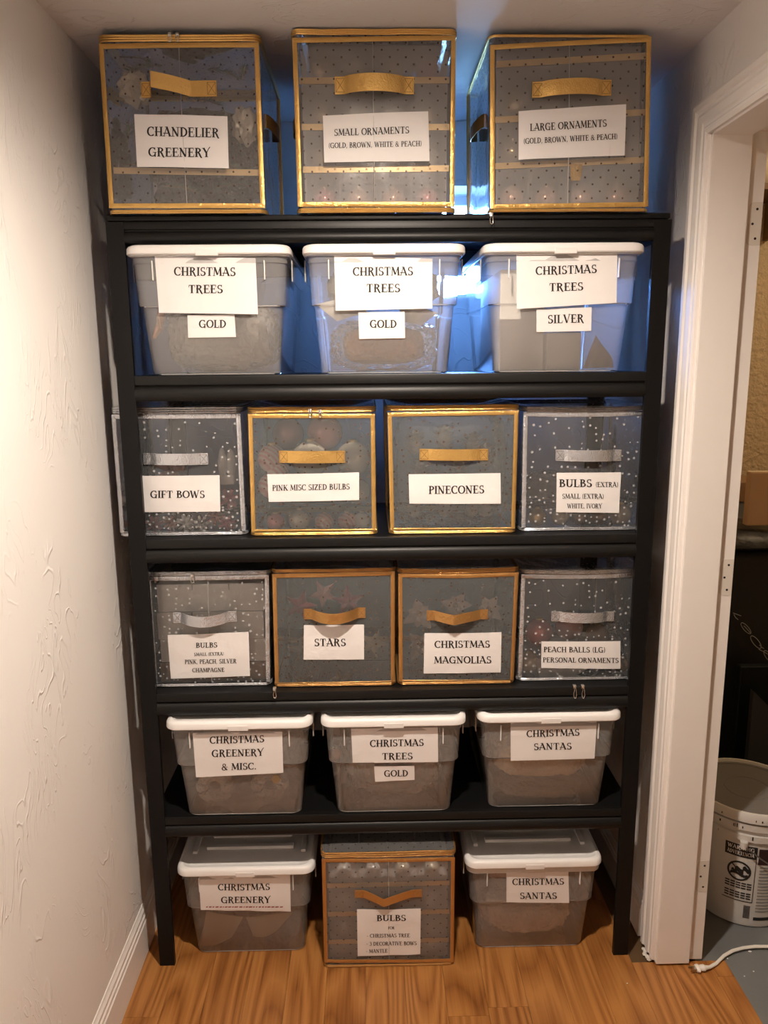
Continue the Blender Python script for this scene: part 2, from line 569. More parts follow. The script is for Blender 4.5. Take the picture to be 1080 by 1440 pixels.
def pl(pts, thick=TH, thin=TN):
    r = []
    lr = []
    for i, p in enumerate(pts):
        a = pts[max(0, i-1)]
        b = pts[min(len(pts)-1, i+1)]
        d = Vector((b[0]-a[0], b[1]-a[1])).normalized()
        w = thin + (thick-thin)*abs(d.y)**1.4
        n = Vector((-d.y, d.x))*(w/2)
        lr.append(((p[0]+n.x, p[1]+n.y), (p[0]-n.x, p[1]-n.y)))
    for i in range(len(pts)-1):
        r.append([lr[i][0], lr[i][1], lr[i+1][1], lr[i+1][0]])
    return r
def arc(cx, cy, rx, ry, a0, a1, n=12, thick=TH, thin=TN):
    return pl([(cx+rx*math.cos(math.radians(lerp(a0, a1, i/n))), cy+ry*math.sin(math.radians(lerp(a0, a1, i/n)))) for i in range(n+1)], thick, thin)
GL = {
 'A': (.88, ln(.10, 0, .42, 1.0, .08) + ln(.40, 1.02, .76, 0, TH) + bar(.02, .66, .33) + ser(.11, 0, .26) + ser(.76, 0, .3) + bar(.22, .46, .98, .07)),
 'B': (.76, stem(.2) + arc(.26, .755, .28, .215, 90, -90) + arc(.26, .28, .38, .245, 90, -90) + bar(.06, .3, .53)),
 'C': (.82, arc(.46, .5, .36, .46, 48, 310, 18) + ln(.70, .98, .72, .68, .07) + ln(.69, .02, .74, .26, .05)),
 'D': (.86, stem(.2) + arc(.26, .5, .47, .465, 90, -90, 16)),
 'E': (.74, stem(.2) + bar(.2, .62, .965) + bar(.06, .5, .52) + bar(.2, .66, .035) + ln(.61, 1.0, .64, .74, .06) + ln(.65, 0, .69, .28, .06) + ln(.5, .64, .5, .4, .05)),
 'F': (.70, stem(.2) + bar(.2, .62, .965) + bar(.06, .5, .50) + ln(.61, 1.0, .64, .74, .06) + ln(.5, .62, .5, .38, .05)),
 'G': (.92, arc(.46, .5, .36, .46, 48, 320, 18) + ln(.70, .98, .72, .70, .07) + stem(.74, -.04, .46, .13, '') + bar(.50, .88, .45, .07)),
 'H': (.92, stem(.2) + stem(.72) + bar(.04, .72, .47)),
 'I': (.40, stem(.2)),
 'K': (.86, stem(.2) + ln(.26, .44, .66, .96, .08) + ln(.36, .58, .74, .02, TH) + ser(.68, 1, .26) + ser(.76, 0, .28)),
 'L': (.70, stem(.2) + bar(.2, .62, .035) + ln(.61, 0, .66, .3, .06)),
 'M': (1.06, ln(.13, 0, .20, 1.0, .08) + ln(.20, 1.0, .52, .12, TH) + ln(.52, .10, .84, 1.0, .08) + ln(.84, 1.0, .90, 0, TH) + ser(.13, 0, .26) + ser(.90, 0, .32) + ser(.14, 1, .2) + ser(.88, 1, .2)),
 'N': (.92, stem(.18, 0, 1, .09, 'b') + ln(.14, .98, .70, .04, TH) + stem(.72, 0, 1, .09, 't') + ser(.14, 1, .24)),
 'O': (.90, arc(.45, .5, .36, .46, 0, 360, 24)),
 'P': (.70, stem(.2) + arc(.26, .73, .34, .235, 90, -90) + bar(.06, .3, .495)),
 'R': (.84, stem(.2) + arc(.26, .745, .32, .22, 90, -90) + bar(.06, .36, .52) + pl([(.38, .52), (.52, .34), (.62, .1), (.72, -.06), (.80, -.05)], TH, .09)),
 'S': (.68, arc(.34, .735, .21, .225, 40, 262, 12, .13) + arc(.33, .265, .24, .23, 90, -145, 12, TH) + ln(.52, 1.0, .53, .72, .06) + ln(.13, 0.0, .12, .28, .06)),
 'T': (.80, stem(.4, 0, 1, TH, 'b') + bar(.08, .72, .96, .08) + ln(.10, 1.0, .07, .70, .06) + ln(.70, 1.0, .73, .70, .06)),
 'U': (.90, stem(.2, .28, 1, TH, 't') + pl([(.2, .30), (.24, .12), (.40, .035), (.56, .07), (.68, .2), (.71, .36)], TH, .08) + stem(.71, .3, 1, .09, 't')),
 'V': (.88, ln(.14, 1.0, .46, 0, TH) + ln(.46, .02, .76, 1.06, .08) + ser(.14, 1, .3) + ser(.76, 1.04, .24)),
 'W': (1.2, ln(.13, 1.0, .38, 0, TH) + ln(.38, .02, .60, .92, .08) + ln(.58, .95, .82, 0, TH) + ln(.82, .02, 1.08, 1.08, .08) + ser(.13, 1, .3) + ser(1.06, 1.04, .24)),
 'X': (.84, ln(.14, 1, .70, 0, TH) + ln(.68, 1, .14, 0, .08) + ser(.14, 1, .3) + ser(.68, 1, .24) + ser(.14, 0, .24) + ser(.70, 0, .3)),
 'Y': (.82, ln(.10, 1.0, .42, .46, TH) + stem(.42, 0, .5, TH, 'b') + pl([(.44, .46), (.62, .86), (.80, 1.12)], .09, .08) + ser(.1, 1, .3)),
 'Z': (.76, bar(.10, .66, .95, .09) + ln(.62, .95, .12, .05, TH) + bar(.08, .68, .05, .09) + ln(.11, .98, .09, .72, .06) + ln(.67, 0, .70, .28, .06)),
 '&': (.84, arc(.36, .75, .17, .2, -60, 240, 12, .11) + ln(.26, .60, .74, .02, .15) + arc(.33, .27, .23, .25, 100, 345, 12, .13) + bar(.52, .78, .46, .07)),
 '(': (.36, arc(.42, .46, .28, .62, 125, 235, 10, .11, .05)),
 ')': (.36, arc(-.06, .46, .28, .62, 55, -55, 10, .11, .05)),
 ',': (.30, ln(.13, .02, .17, .16, .14) + ln(.17, .06, .09, -.16, .06)),
 '.': (.30, ln(.14, .0, .14, .16, .15)),
 '-': (.44, bar(.06, .38, .42, .09)),
 '3': (.66, arc(.30, .74, .22, .22, 150, -90, 12, .13) + arc(.30, .27, .27, .25, 90, -150, 12, .15)),
 ' ': (.40, []),
}
def text_quads(s):
    x = 0.0
    out = []
    for ch in s:
        w, q = GL[ch]
        for poly in q:
            out.append([(x+a, b) for a, b in poly])
        x += w
    return out, x
def add_text(mb, s, fn, bold=0.0):
    """fn maps (0..1 along the line, height in caps) to a world point"""
    qs, W = text_quads(s)
    for q in qs:
        vs = [fn(a/W, b) for a, b in q]
        mb.add(vs, [tuple(range(len(vs)))])

# ------------------------------------------------------------------ room shell
WL, WR = -0.668, 0.672         # side walls
BACK = 0.61                    # wall behind the rack
BT = 0.24                      # foundation wall thickness
CZ = 2.203
YF = -2.7                      # corridor end behind the viewer
DY1 = -0.026                   # door opening: far jamb
DY0 = -0.92                    # near jamb
WT = 0.118                     # wall thickness
DH = 2.0                       # opening height
NX1, NY1, NY0 = 2.7, 1.62, -1.3   # next room

m = MB(); m.box(WL-.1, WL, YF, BACK+BT, -.05, CZ+.1); struct(m.build('wall_left', WALL))
m = MB()
m.box(WR, WR+WT-.002, DY1+.014, BACK+BT, -.05, CZ+.1)
m.box(WR, WR+WT-.002, DY0-.014, DY1+.014, DH+.014, CZ+.1)
m.box(WR, WR+WT-.002, YF, DY0-.014, -.05, CZ+.1)
struct(m.build('wall_right', WALL))
# back wall with a small high window opening
WX0, WX1, WZ0, WZ1 = 0.0, 0.285, 1.715, 2.03
m = MB()
m.box(WL, WX0, BACK, BACK+BT, -.05, CZ)
m.box(WX1, WR, BACK, BACK+BT, -.05, CZ)
m.box(WX0, WX1, BACK, BACK+BT, -.05, WZ0)
m.box(WX0, WX1, BACK, BACK+BT, WZ1, CZ)
struct(m.build('wall_back', WALL))
m = MB(); m.box(WL-.1, WR+.1, YF-.1, YF, -.05, CZ+.1); struct(m.build('wall_front', WALL))
m = MB(); m.box(WL-.1, WR+WT, YF-.1, BACK+BT, CZ, CZ+.1); struct(m.build('ceiling', CEIL))
# next room
m = MB(); m.box(WR+WT-.002, NX1, NY1, NY1+.1, -.05, 2.45); struct(m.build('wall_utility_back', STUC))
m = MB(); m.box(NX1, NX1+.1, NY0, NY1+.1, -.05, 2.45); struct(m.build('wall_utility_side', STUC))
m = MB(); m.box(WR+WT-.002, NX1, NY0-.1, NY0, -.05, 2.45); struct(m.build('wall_utility_front', STUC))
m = MB(); m.box(WR+.02, WR+WT-.002, BACK+BT, NY1+.1, -.05, 2.45); m.box(WR+.02, WR+WT-.002, NY0-.1, NY1, CZ+.1, 2.45); struct(m.build('wall_utility_left', STUC))
m = MB(); m.box(WR, NX1+.1, NY0-.1, NY1+.1, 2.45, 2.55); struct(m.build('ceiling_utility', STUC))
m = MB(); m.box(0.856, NX1, NY0, NY1, -.05, -.002); m.box(WR+WT-.01, 0.857, DY1+.0, NY1, -.05, -.002); m.box(WR+WT-.01, 0.857, NY0, DY0, -.05, -.002)
struct(m.build('floor_utility', CONC))

# oak floor: planks laid front to back
fl = MB(); fl.box(WL-.05, 0.855, YF, BACK, -.05, -.007); floor = struct(fl.build('floor', SUBF))
PW, PLN = 0.0985, 0.92
rf = random.Random(3)
base_mesh = None
x = WL
i = 0
while x < 0.854:
    w = min(PW, 0.855-x)
    y = YF - rf.random()*PLN
    while y < BACK:
        y0, y1 = max(y, YF), min(y+PLN, BACK)
        a0, a1 = y0, y1
        if x + w > WR+.012:                     # through the doorway only
            a0, a1 = max(y0, DY0), min(y1, DY1)
        if a1-a0 > 0.02:
            pm = MB(); pm.box(x+.0003, x+w-.0003, a0+.0003, a1-.0003, -.0072, 0.0)
            po = pm.build('plank', OAK, floor)
        y += PLN
    x += PW

# baseboards
def baseboard(name, xw, sx, y0, y1, h):
    prof = [(0, 0), (.013, 0), (.013, h*.70), (.0105, h*.73), (.0105, h*.80), (.0075, h*.83), (.0075, h*.90), (.004, h*.95), (.002, h), (0, h)]
    mb = MB()
    rings = [[Vector((xw + sx*a, y, b)) for a, b in prof] for y in (y0, y1)]
    if sx > 0:
        rings = rings[::-1]
    mb.loft(rings)
    return struct(mb.build(name, TRIM))
baseboard('baseboard_left', WL, 1, YF, BACK, 0.128)
baseboard('baseboard_right', WR, -1, 0.066, BACK, 0.118)

# door lining and architrave in the right wall
d1 = struct(bpy.data.objects.new('door_1', None)); COL.objects.link(d1)
d1.location = (WR+WT/2, (DY0+DY1)/2, 0)
JX0, JX1 = WR-.004, WR+WT+.004
STX = 0.755
def door_part(name, mat, fn, parent=None, smooth=False):
    mb = MB(); fn(mb); return mb.build(name, mat, parent or d1, smooth)
jamb = door_part('jamb', TRIM, lambda b: b.box(JX0, JX1, DY1, DY1+.018, .006, DH))
door_part('jamb', TRIM, lambda b: b.box(JX0, JX1, DY0-.018, DY0, .006, DH))
door_part('jamb_head', TRIM, lambda b: b.box(JX0, JX1, DY0-.018, DY1+.018, DH, DH+.018))
door_part('door_stop', TRIM, lambda b: b.box(JX0+.001, STX, DY1-.015, DY1+.001, .006, DH, .0015))
door_part('door_stop', TRIM, lambda b: b.box(JX0+.001, STX, DY0-.001, DY0+.015, .006, DH, .0015))
door_part('door_stop', TRIM, lambda b: b.box(JX0+.001, STX, DY0, DY1, DH-.011, DH, .0015))
# moulded architrave, profile across its width (a = distance from the opening, b = thickness)
AP = [(0, 0), (0, .010), (.006, .0135), (.012, .0135), (.016, .0095), (.022, .0095), (.026, .0125), (.040, .0145), (.046, .012), (.052, .012), (.056, .0165), (.066, .0175), (.071, .015), (.071, 0)]
def architrave(b, pa, pb, dirv, dirb, mit):
    """straight run from pa to pb, width along dirv, mitred at pb when mit"""
    r0 = [Vector(pa) + Vector(dirv)*a + Vector((-1, 0, 0))*t for a, t in AP]
    r1 = [Vector(pb) + Vector(dirv)*a + Vector(dirb)*(a*mit) + Vector((-1, 0, 0))*t for a, t in AP]
    b.loft([r0, r1])
rv = .006
door_part('architrave', TRIM, lambda b: architrave(b, (WR, DY1+rv-.012, .012), (WR, DY1+rv-.012, DH+rv-.012), (0, 1, 0), (0, 0, 1), 1))
door_part('architrave', TRIM, lambda b: architrave(b, (WR, DY0-rv+.012, .012), (WR, DY0-rv+.012, DH+rv-.012), (0, -1, 0), (0, 0, 1), 1))
def arch_head(b):
    z = DH+rv-.012
    r0 = [Vector((WR-t, DY1+rv-.012+a, z+a)) for a, t in AP]
    r1 = [Vector((WR-t, DY0-rv+.012-a, z+a)) for a, t in AP]
    b.loft([r0, r1])
door_part('architrave_head', TRIM, arch_head)
# empty hinge mortises on the rebate of the far jamb
def mortise(zc):
    def fn(b):
        pts = []
        hw, hh = .030, .044
        for cx, cz, a0 in ((JX1-hw+.010, zc+hh-.010, 90), (JX1-hw+.010, zc-hh+.010, 180)):
            for i in range(5):
                a = math.radians(a0+90*i/4)
                pts.append((cx+.010*math.cos(a), cz+.010*math.sin(a)))
        pts += [(JX1-.0005, zc-hh), (JX1-.0005, zc+hh)]
        b.loft([[Vector((px, DY1-.0008, pz)) for px, pz in pts], [Vector((px, DY1+.001, pz)) for px, pz in pts]])
    o = door_part('hinge_mortise', MORT, fn)
    for dx, dz in ((.012, .03), (.020, .0), (.012, -.03)):
        def hole(b, dx=dx, dz=dz):
            b.loft([[Vector((JX1-dx+.0028*math.cos(k*.785), y, zc+dz+.0028*math.sin(k*.785))) for k in range(8)] for y in (DY1-.0012, DY1)])
        door_part('screw_hole', HOLE, hole, o)
for px, py in ((1050, 315), (1020, 812), (994, 1232)):
    mortise(at(px, py, DY1).z)
# crumbled plaster and dirt where the architrave meets the floor
cr_ = random.Random(11)
for k in range(5):
    b = MB(); b.blob((WR-.008-cr_.random()*.012, DY1+.005+k*.009, .004), .006, .005, .004, .5, 3, 2, k)
    tag(b.build('plaster_crumb', MORT, None, False, (WR-.012, DY1+.01+k*.009, 0)), 'pale plaster crumb at the foot of the door trim', 'debris', 'plaster crumbs by the door trim')

# window with frame and pane
w1 = struct(bpy.data.objects.new('window_1', None)); COL.objects.link(w1); w1.location = ((WX0+WX1)/2, BACK+.17, WZ0)
mb = MB()
mb.box(WX0, WX1, BACK+.15, BACK+.20, WZ0, WZ0+.025); mb.box(WX0, WX1, BACK+.15, BACK+.20, WZ1-.025, WZ1)
mb.box(WX0, WX0+.025, BACK+.15, BACK+.20, WZ0+.025, WZ1-.025); mb.box(WX1-.025, WX1, BACK+.15, BACK+.20, WZ0+.025, WZ1-.025)
mb.build('window_frame', TRIM, w1)
GLASS = mat_sheet('window_glass', (0.9, 0.9, 0.9), 0.97, rough=0.05, bump=(2, 0.0, 0.001))
mb = MB(); mb.box(WX0+.02, WX1-.02, BACK+.173, BACK+.177, WZ0+.02, WZ1-.02); mb.build('pane', GLASS, w1)
port = lamp('window_daylight_portal', 'AREA', ((WX0+WX1)/2, BACK+BT-.005, (WZ0+WZ1)/2), 1.0, (1, 1, 1), shape='RECTANGLE', size=WX1-WX0, size_y=WZ1-WZ0)
port.rotation_euler = (math.radians(-90), 0, 0)
port.data.cycles.is_portal = True

# ceiling downlight (trim ring and lens); its beam is the spot lamp above
EMI, _nt, _o = newmat('lit_lens')
_e = N(_nt, 'ShaderNodeEmission'); _e.inputs[0].default_value = c4(WARM); _e.inputs[1].default_value = 12.0
L(_nt, _e.outputs[0], _o.inputs['Surface'])
for (lx, ly, lab) in ((LAMP.x, LAMP.y, 'round white ceiling downlight in front of the rack'),):
    t = thing('ceiling_downlight', (lx, ly, CZ), lab, 'ceiling light')
    b = MB(); b.lathe([(.045, -.0005), (.045, -.005), (.062, -.006), (.068, -.003), (.068, .0)], (lx, ly, CZ), 40, False, False); b.build('trim_ring', TRIM, t, True)
    b = MB(); b.lathe([(.0455, -.0012), (.0455, -.0006)], (lx, ly, CZ), 40); b.build('lens_offscreen', EMI, t)

# ------------------------------------------------------------------ steel rack
SH = {1: 1.843, 2: 1.505, 3: 1.131, 4: 0.750, 5: 0.422}
RW, RD = 0.61, 0.457
rack = thing('shelving_rack', (0, RD/2, 0), 'tall black steel shelving rack with five shelves between the white walls', 'shelving rack')
PT = 0.038
for sx in (-1, 1):
    for (py, sy) in ((0.0, 1), (RD, -1)):
        xo = sx*RW
        prof = [(xo, py), (xo-sx*PT, py), (xo-sx*PT, py+sy*.012), (xo-sx*.004, py+sy*.012), (xo-sx*.004, py+sy*PT), (xo, py+sy*PT)]
        if sx*sy > 0:
            prof = prof[::-1]
        b = MB(); b.loft([[Vector((px, pp, z)) for px, pp in prof] for z in (0.0, 1.8295)])
        b.build('post', BLACK, rack)
def shelf(n):
    z = SH[n]
    top = n == 1
    x0, x1 = (-.606, .606) if top else (-RW+.005, RW-.005)
    b = MB()
    if top:
        b.box(x0, x1, -.003, RD+.003, z-.012, z-.0002, .003)
    else:
        b.box(x0+.002, x1-.002, .014, RD-.014, z-.010, z-.0002, .002)
    deck = b.build('shelf_deck', BLACK, rack)
    xi = RW-PT+.001
    def beam(name, yf, s):
        # rolled channel: upper lip, groove, bulging lower roll
        pr = [(.013, 0), (.001, 0), (0, -.002), (0, -.020), (.003, -.022), (.004, -.025), (.001, -.027), (-.002, -.032), (-.0042, -.039), (-.0045, -.045), (-.003, -.051), (.002, -.056), (.014, -.056), (.014, -.050), (.006, -.049), (.006, -.006), (.013, -.005)]
        if top:
            pr = [(a, c*.80-.012) for a, c in pr]
        rings = [[Vector((xx, yf+s*a+ s*.002, z+c)) for a, c in pr] for xx in (-xi, xi)]
        bb = MB(); bb.loft(rings if s < 0 else rings)
        bb.build(name, BEAM, deck, True)
    beam('front_beam', 0.0, 1)
    beam('rear_beam', RD, -1)
    for sx in (-1, 1):
        bb = MB(); bb.box(min(sx*.602, sx*.594), max(sx*.602, sx*.594), PT, RD-PT, z-.052, z-.012 if top else z-.010)
        bb.build('side_beam', BLACK, deck)
    for xc in (-.36, -.10, .12, .36):
        bb = MB(); bb.box(xc-.012, xc+.012, .016, RD-.016, z-.026, z-.0105); bb.build('support_bar', BLACK, deck)
for n in SH:
    shelf(n)

# ------------------------------------------------------------------ labels
def paper_label(root, surf, quad, lines, name='paper_label', off=.0022, seed=0, y0=0.0, ink=None):
    """quad: TL TR BR BL pixels; lines: (text, x0, x1, baseline_left, baseline_right, cap height)"""
    cs = [hit(u, v, surf, y0) for u, v in quad]
    def pos(s, t):
        a = cs[0].lerp(cs[1], s)
        c = cs[3].lerp(cs[2], s)
        p = a.lerp(c, t)
        wr = .0012*noise.noise(Vector((p.x*22+seed, p.z*22, seed*1.3)))
        return Vector((p.x, surf(p.x, p.z)-off+wr, p.z))
    b = MB(); b.slab(pos, 14, 8, Vector((0, .0004, 0)))
    lab = b.build(name, PAPER, root, True)
    tb = MB()
    for (s, x0, x1, b0, b1, cap) in lines:
        def fn(tx, ty, x0=x0, x1=x1, b0=b0, b1=b1, cap=cap):
            p = hit(lerp(x0, x1, tx), lerp(b0, b1, tx)-ty*cap, surf, y0)
            wr = .0012*noise.noise(Vector((p.x*22+seed, p.z*22, seed*1.3)))
            return Vector((p.x, surf(p.x, p.z)-off+wr-.0006, p.z))
        add_text(tb, s, fn)
    if lines:
        tb.build('lettering', ink or INK, lab)
    return lab

# ------------------------------------------------------------------ soft storage bags
BAGS = []
def soft_bag(px, Y0, zs, depth, label, trim, vinyl, quad, lines, handle, topband=.017, bulge=.007, side=.014, crease=None, pulls=(), strips=(), tab=None, mid=1.0, seed=0, sag=.0, dip=.0, notray=True, hbulge=.018, backtrim=None, toptrim=True, sideh=False):
    TL, TR, BR, BL = [at(u, v, Y0) for u, v in px]
    zt = max(TL.z, TR.z)
    zb = min(BL.z, BR.z)
    if zs + .006 > zb:
        zb = zs + .010
    ztop = zt + topband
    H = ztop - zs
    xc = (BL.x+BR.x)/2
    name = 'storage_bag'
    root = thing(name, (xc, Y0+depth/2, zs), label, 'storage bag', 'clear vinyl ornament storage bags on the rack')
    def edges(z):
        t = (z-zb)/(zt-zb)
        return lerp(BL.x, TL.x, t), lerp(BR.x, TR.x, t)
    def surf(x, z):
        x0, x1 = edges(z)
        s = min(1, max(0, (x-x0)/(x1-x0)))
        t = min(1, max(0, (z-zs)/H))
        q = .0015*noise.noise(Vector((x*14+seed*3.1, z*14, seed)))
        return Y0 - bulge*(math.sin(math.pi*s)**.7)*(math.sin(math.pi*t)**.7) + q
    # ---- shell
    def ring_at(z, inset=0.0, k=4, extra=0.0, nfront=12):
        t = (z-zs)/H
        x0, x1 = edges(z)
        x0 -= extra; x1 += extra
        bs = side*math.sin(math.pi*min(1, max(0, t)))
        r = .016
        ya, yb = Y0, Y0+depth
        pts = []
        for i in range(nfront+1):
            xx = lerp(x0+r*.6, x1-r*.6, i/nfront)
            pts.append(Vector((xx, surf(xx, z)-extra, z)))
        for (cx, cy, a0) in ((x1-r, ya+r, -60), (x1-r, yb-r, 0), (x0+r, yb-r, 90), (x0+r, ya+r, 180)):
            n0 = 4
            for i in range(n0+1):
                a = math.radians(a0 + (90 if a0 != -60 and a0 != 180 else 60)*i/n0)
                pts.append(Vector((cx+(r+extra)*math.cos(a), cy+(r+extra)*math.sin(a), z)))
            # a few points along each side for the bulge
            if a0 == -60:
                for i in range(1, 6):
                    yy = lerp(ya+r, yb-r, i/6)
                    pts.append(Vector((x1+extra-inset + bs*math.sin(math.pi*i/6)*wide_side, yy, z)))
            if a0 == 90:
                for i in range(1, 6):
                    yy = lerp(yb-r, ya+r, i/6)
                    pts.append(Vector((x0-extra+inset - bs*math.sin(math.pi*i/6)*wide_side, yy, z)))
        return pts
    wide_side = -0.6
    NZ = 12
    shell = MB()
    rings, uvs = [], []
    for j in range(NZ+1):
        z = zs + .0008 + (H-.0008)*j/NZ
        rg = ring_at(z)
        rings.append(rg)
        n = len(rg)
        for k, p in enumerate(rg):
            front = k <= 12
            if front:
                uvs.append((p.x, p.z-zs))
            else:
                uvs.append((-90.0, 9.0) if abs(p.y-Y0-depth) < .012 else (3+p.y, p.z-zs))
    shell.loft(rings, True, False, uvs)
    # lid: sagging top sheet (fan rings shrinking to the middle)
    topr = rings[-1]
    cx = sum(p.x for p in topr)/len(topr); cy = sum(p.y for p in topr)/len(topr)
    lids = []
    luv = []
    for j in range(5):
        f = 1-j/4*.97
        rr = []
        for p in topr:
            q = Vector((cx+(p.x-cx)*f, cy+(p.y-cy)*f, 0))
            q.z = ztop - sag*(1-f)**.8 - dip*math.sin(math.pi*min(1, max(0, (q.x-topr[0].x)/(topr[12].x-topr[0].x))))*(1 if j == 0 else 1)
            rr.append(q)
            luv.append((q.x, q.y-Y0))
        lids.append(rr)
    shell.loft(lids, False, True, luv)
    body = shell.build('vinyl_body', vinyl, root, True)
    # ---- piping around the foot and the lid
    def pipe(z, r, nm, amp=.0012):
        rg = ring_at(min(max(z, zs), ztop), extra=.0008)
        pts = []
        for p in rg:
            s = (p.x-rg[0].x)/(rg[12].x-rg[0].x)
            dz = -dip*math.sin(math.pi*min(1, max(0, s))) if z > zt else 0
            pts.append(Vector((p.x, p.y, z+amp*noise.noise(Vector((p.x*18, p.y*18, z*40+seed)))+dz)))
        b = MB(); b.tube(pts, r, 6, True); b.build(nm, trim, root, True)
    gap = zb-zs
    npi = 3 if gap > .011 else 2
    for k in range(npi):
        pipe(zs+.0028+k*(gap-.004)/max(1, npi-.2), .0023, 'foot_piping', .0005)
    if toptrim:
        for k in range(3):
            pipe(ztop-.002-k*(topband-.003)/2.6, .0024, 'lid_piping')
    # ---- binding strips on the front panel
    bw = .0095
    def strip(fa, fb, nm, w, mat=trim, n=16, off=-.0018, behind=0.0):
        """fa, fb: (x, z) along the two long sides at parameter s"""
        def pos(s, t):
            xa, za = fa(s); xb, zb_ = fb(s)
            x_, z_ = lerp(xa, xb, t), lerp(za, zb_, t)
            ry = -.0010*math.sin(math.pi*t)
            return Vector((x_, surf(x_, z_)+off+behind+ry, z_))
        b = MB(); b.slab(pos, n, 3, Vector((0, .0012, 0)))
        return b.build(nm, mat, root, True)
    def fx(s, t):   # front panel param -> x,z with the panel's own skew
        zl = lerp(BL.z, TL.z, t); zr = lerp(BR.z, TR.z, t)
        zl = max(zl, zb); zr = max(zr, zb)
        z_ = lerp(zl, zr, s)
        x_ = lerp(lerp(BL.x, TL.x, t), lerp(BR.x, TR.x, t), s)
        return (x_, z_ - dip*math.sin(math.pi*s)*t**3)
    Wd = TR.x-TL.x; Hd = zt-zb
    a, c = bw/Wd, bw/Hd
    strip(lambda s: fx(0, s), lambda s: fx(a, s), 'edge_binding', bw)
    strip(lambda s: fx(1-a, s), lambda s: fx(1, s), 'edge_binding', bw)
    strip(lambda s: fx(s, 0), lambda s: fx(s, c), 'edge_binding', bw)
    strip(lambda s: fx(s, 1-c), lambda s: fx(s, 1), 'edge_binding', bw)
    # back corner bindings
    bt = MB()
    for sx in (0, 1):
        pts = []
        for j in range(9):
            z = lerp(zs+.004, ztop-.002, j/8)
            e = edges(z)
            pts.append(Vector((e[sx]+(-.001 if sx == 0 else .001), Y0+depth-.006, z)))
        bt = MB(); bt.tube(pts, .0028, 6); bt.build('back_binding', trim, root, True)
    if crease is not None:
        strip(lambda s: fx(crease-.0022, a+s*(1-2*a)), lambda s: fx(crease+.0022, a+s*(1-2*a)), 'fold_crease', .001, mat=CREASE, off=-.0012)
    # ---- gold edged inner trays
    if strips:
        full = len(strips) > 1
        for (xa, ya, xb, yb) in strips:
            P0 = hit(xa, ya, lambda x_, z_: Y0+.014); P1 = hit(xb, yb, lambda x_, z_: Y0+.014)
            hw = .0062
            b = MB()
            b.slab(lambda s, t: Vector((lerp(P0.x, P1.x, s), Y0+.012, lerp(P0.z, P1.z, s)+lerp(-hw, hw, t))), 10, 1, Vector((0, .0015, 0)))
            e_ = b.build('tray_edge', GOLDP, root)
            e_['label'] = 'pale gold edge of an inner tray'
            if not full:
                continue
            b = MB(); b.box(BL.x+.014, BR.x-.014, Y0+.016, Y0+depth-.03, (P0.z+P1.z)/2-.001, (P0.z+P1.z)/2+.0005); b.build('tray_floor', BOARD, root)
        if full:
            b = MB()
            b.grid(lambda s, t: Vector((lerp(lerp(BL.x, TL.x, t), lerp(BR.x, TR.x, t), lerp(.045, .955, s)), Y0+.0145+.001*math.sin(s*19), lerp(zb+.006, zt-.012, t))), 24, 4)
            b.build('tray_front', TRAYM, root, True)
            b = MB(); b.box(BL.x+.014, BR.x-.014, Y0+depth-.028, Y0+depth-.025, zb+.006, zt-.014); b.build('tray_back', BOARD, root)
            for xx in (BL.x+.0165, BR.x-.0165):
                b = MB(); b.box(xx-.001, xx+.001, Y0+.018, Y0+depth-.03, zb+.006, zt-.014); b.build('tray_side', BOARD, root)
            for s in (.27, .5, .73):
                b = MB(); xx = lerp(BL.x, BR.x, s); b.box(xx-.0008, xx+.0008, Y0+.018, Y0+depth-.03, zb+.006, zt-.014); b.build('tray_divider', BOARD, root)
    if tab:
        (u0, v0, u1, v1) = tab
        p0 = at(u0, v0, Y0+.011); p1 = at(u1, v1, Y0+.011)
        xm = (p0.x+p1.x)/2; hwid = (p1.x-p0.x)/2
        b = MB()
        b.slab(lambda s, t: Vector((xm+(s*2-1)*hwid*(1-.3*t**3), Y0+.0105, lerp(p0.z, p1.z, t))), 4, 6, Vector((0, .0015, 0)))
        b.build('tray_pull_tab', trim, root)
    # ---- strap handle
    hx0, hx1, hy0, hy1, hh, shape = handle
    A = hit(hx0, hy0, surf, Y0); B = hit(hx1, hy1, surf, Y0)
    hhm = hh/FPX*(Y0-CP.y)*1.0
    def hpos(s, t):
        x_ = lerp(A.x, B.x, s)
        z_ = lerp(A.z, B.z, s) + (t-.5)*hhm
        y_ = surf(x_, z_) - .0035
        if .13 < s < .87:
            q = (s-.13)/.74
            if shape == 'left':
                w_ = min(1, q/.07)*(1-max(0, (q-.07)/.63))**.8 if q < .7 else 0.0
                y_ -= .030*w_
                z_ += .010*w_
            elif shape == 'flat':
                y_ -= hbulge*math.sin(math.pi*q)**.6
            elif shape == 'arch':
                y_ -= hbulge*math.sin(math.pi*q)**.7
                z_ -= .006*math.sin(math.pi*q)
            elif shape == 'kink':
                w_ = 1-abs(q-.40)/.60 if q > .40 else q/.40
                y_ -= hbulge*w_**.8
                z_ -= .0055*w_
            elif shape == 'vee':
                w_ = 1-abs(q-.40)/.60 if q > .40 else q/.40
                y_ -= .012*w_
                z_ -= .017*(w_**1.2)
        return Vector((x_, y_, z_))
    b = MB(); b.slab(hpos, 44, 3, Vector((0, .0016, 0)))
    ho = b.build('handle', trim, root, True)
    for sa, sb in ((.012, .122), (.878, .988)):
        b = MB()
        cor = [(sa, .12), (sb, .12), (sb, .88), (sa, .88)]
        for (p, q) in ((0, 1), (1, 2), (2, 3), (3, 0), (0, 2), (1, 3)):
            b.tube([hpos(lerp(cor[p][0], cor[q][0], i/4), lerp(cor[p][1], cor[q][1], i/4))+Vector((0, -.0004, 0)) for i in range(5)], .0004, 4)
        b.build('stitching', STITCH.get(trim.name, INK), ho)
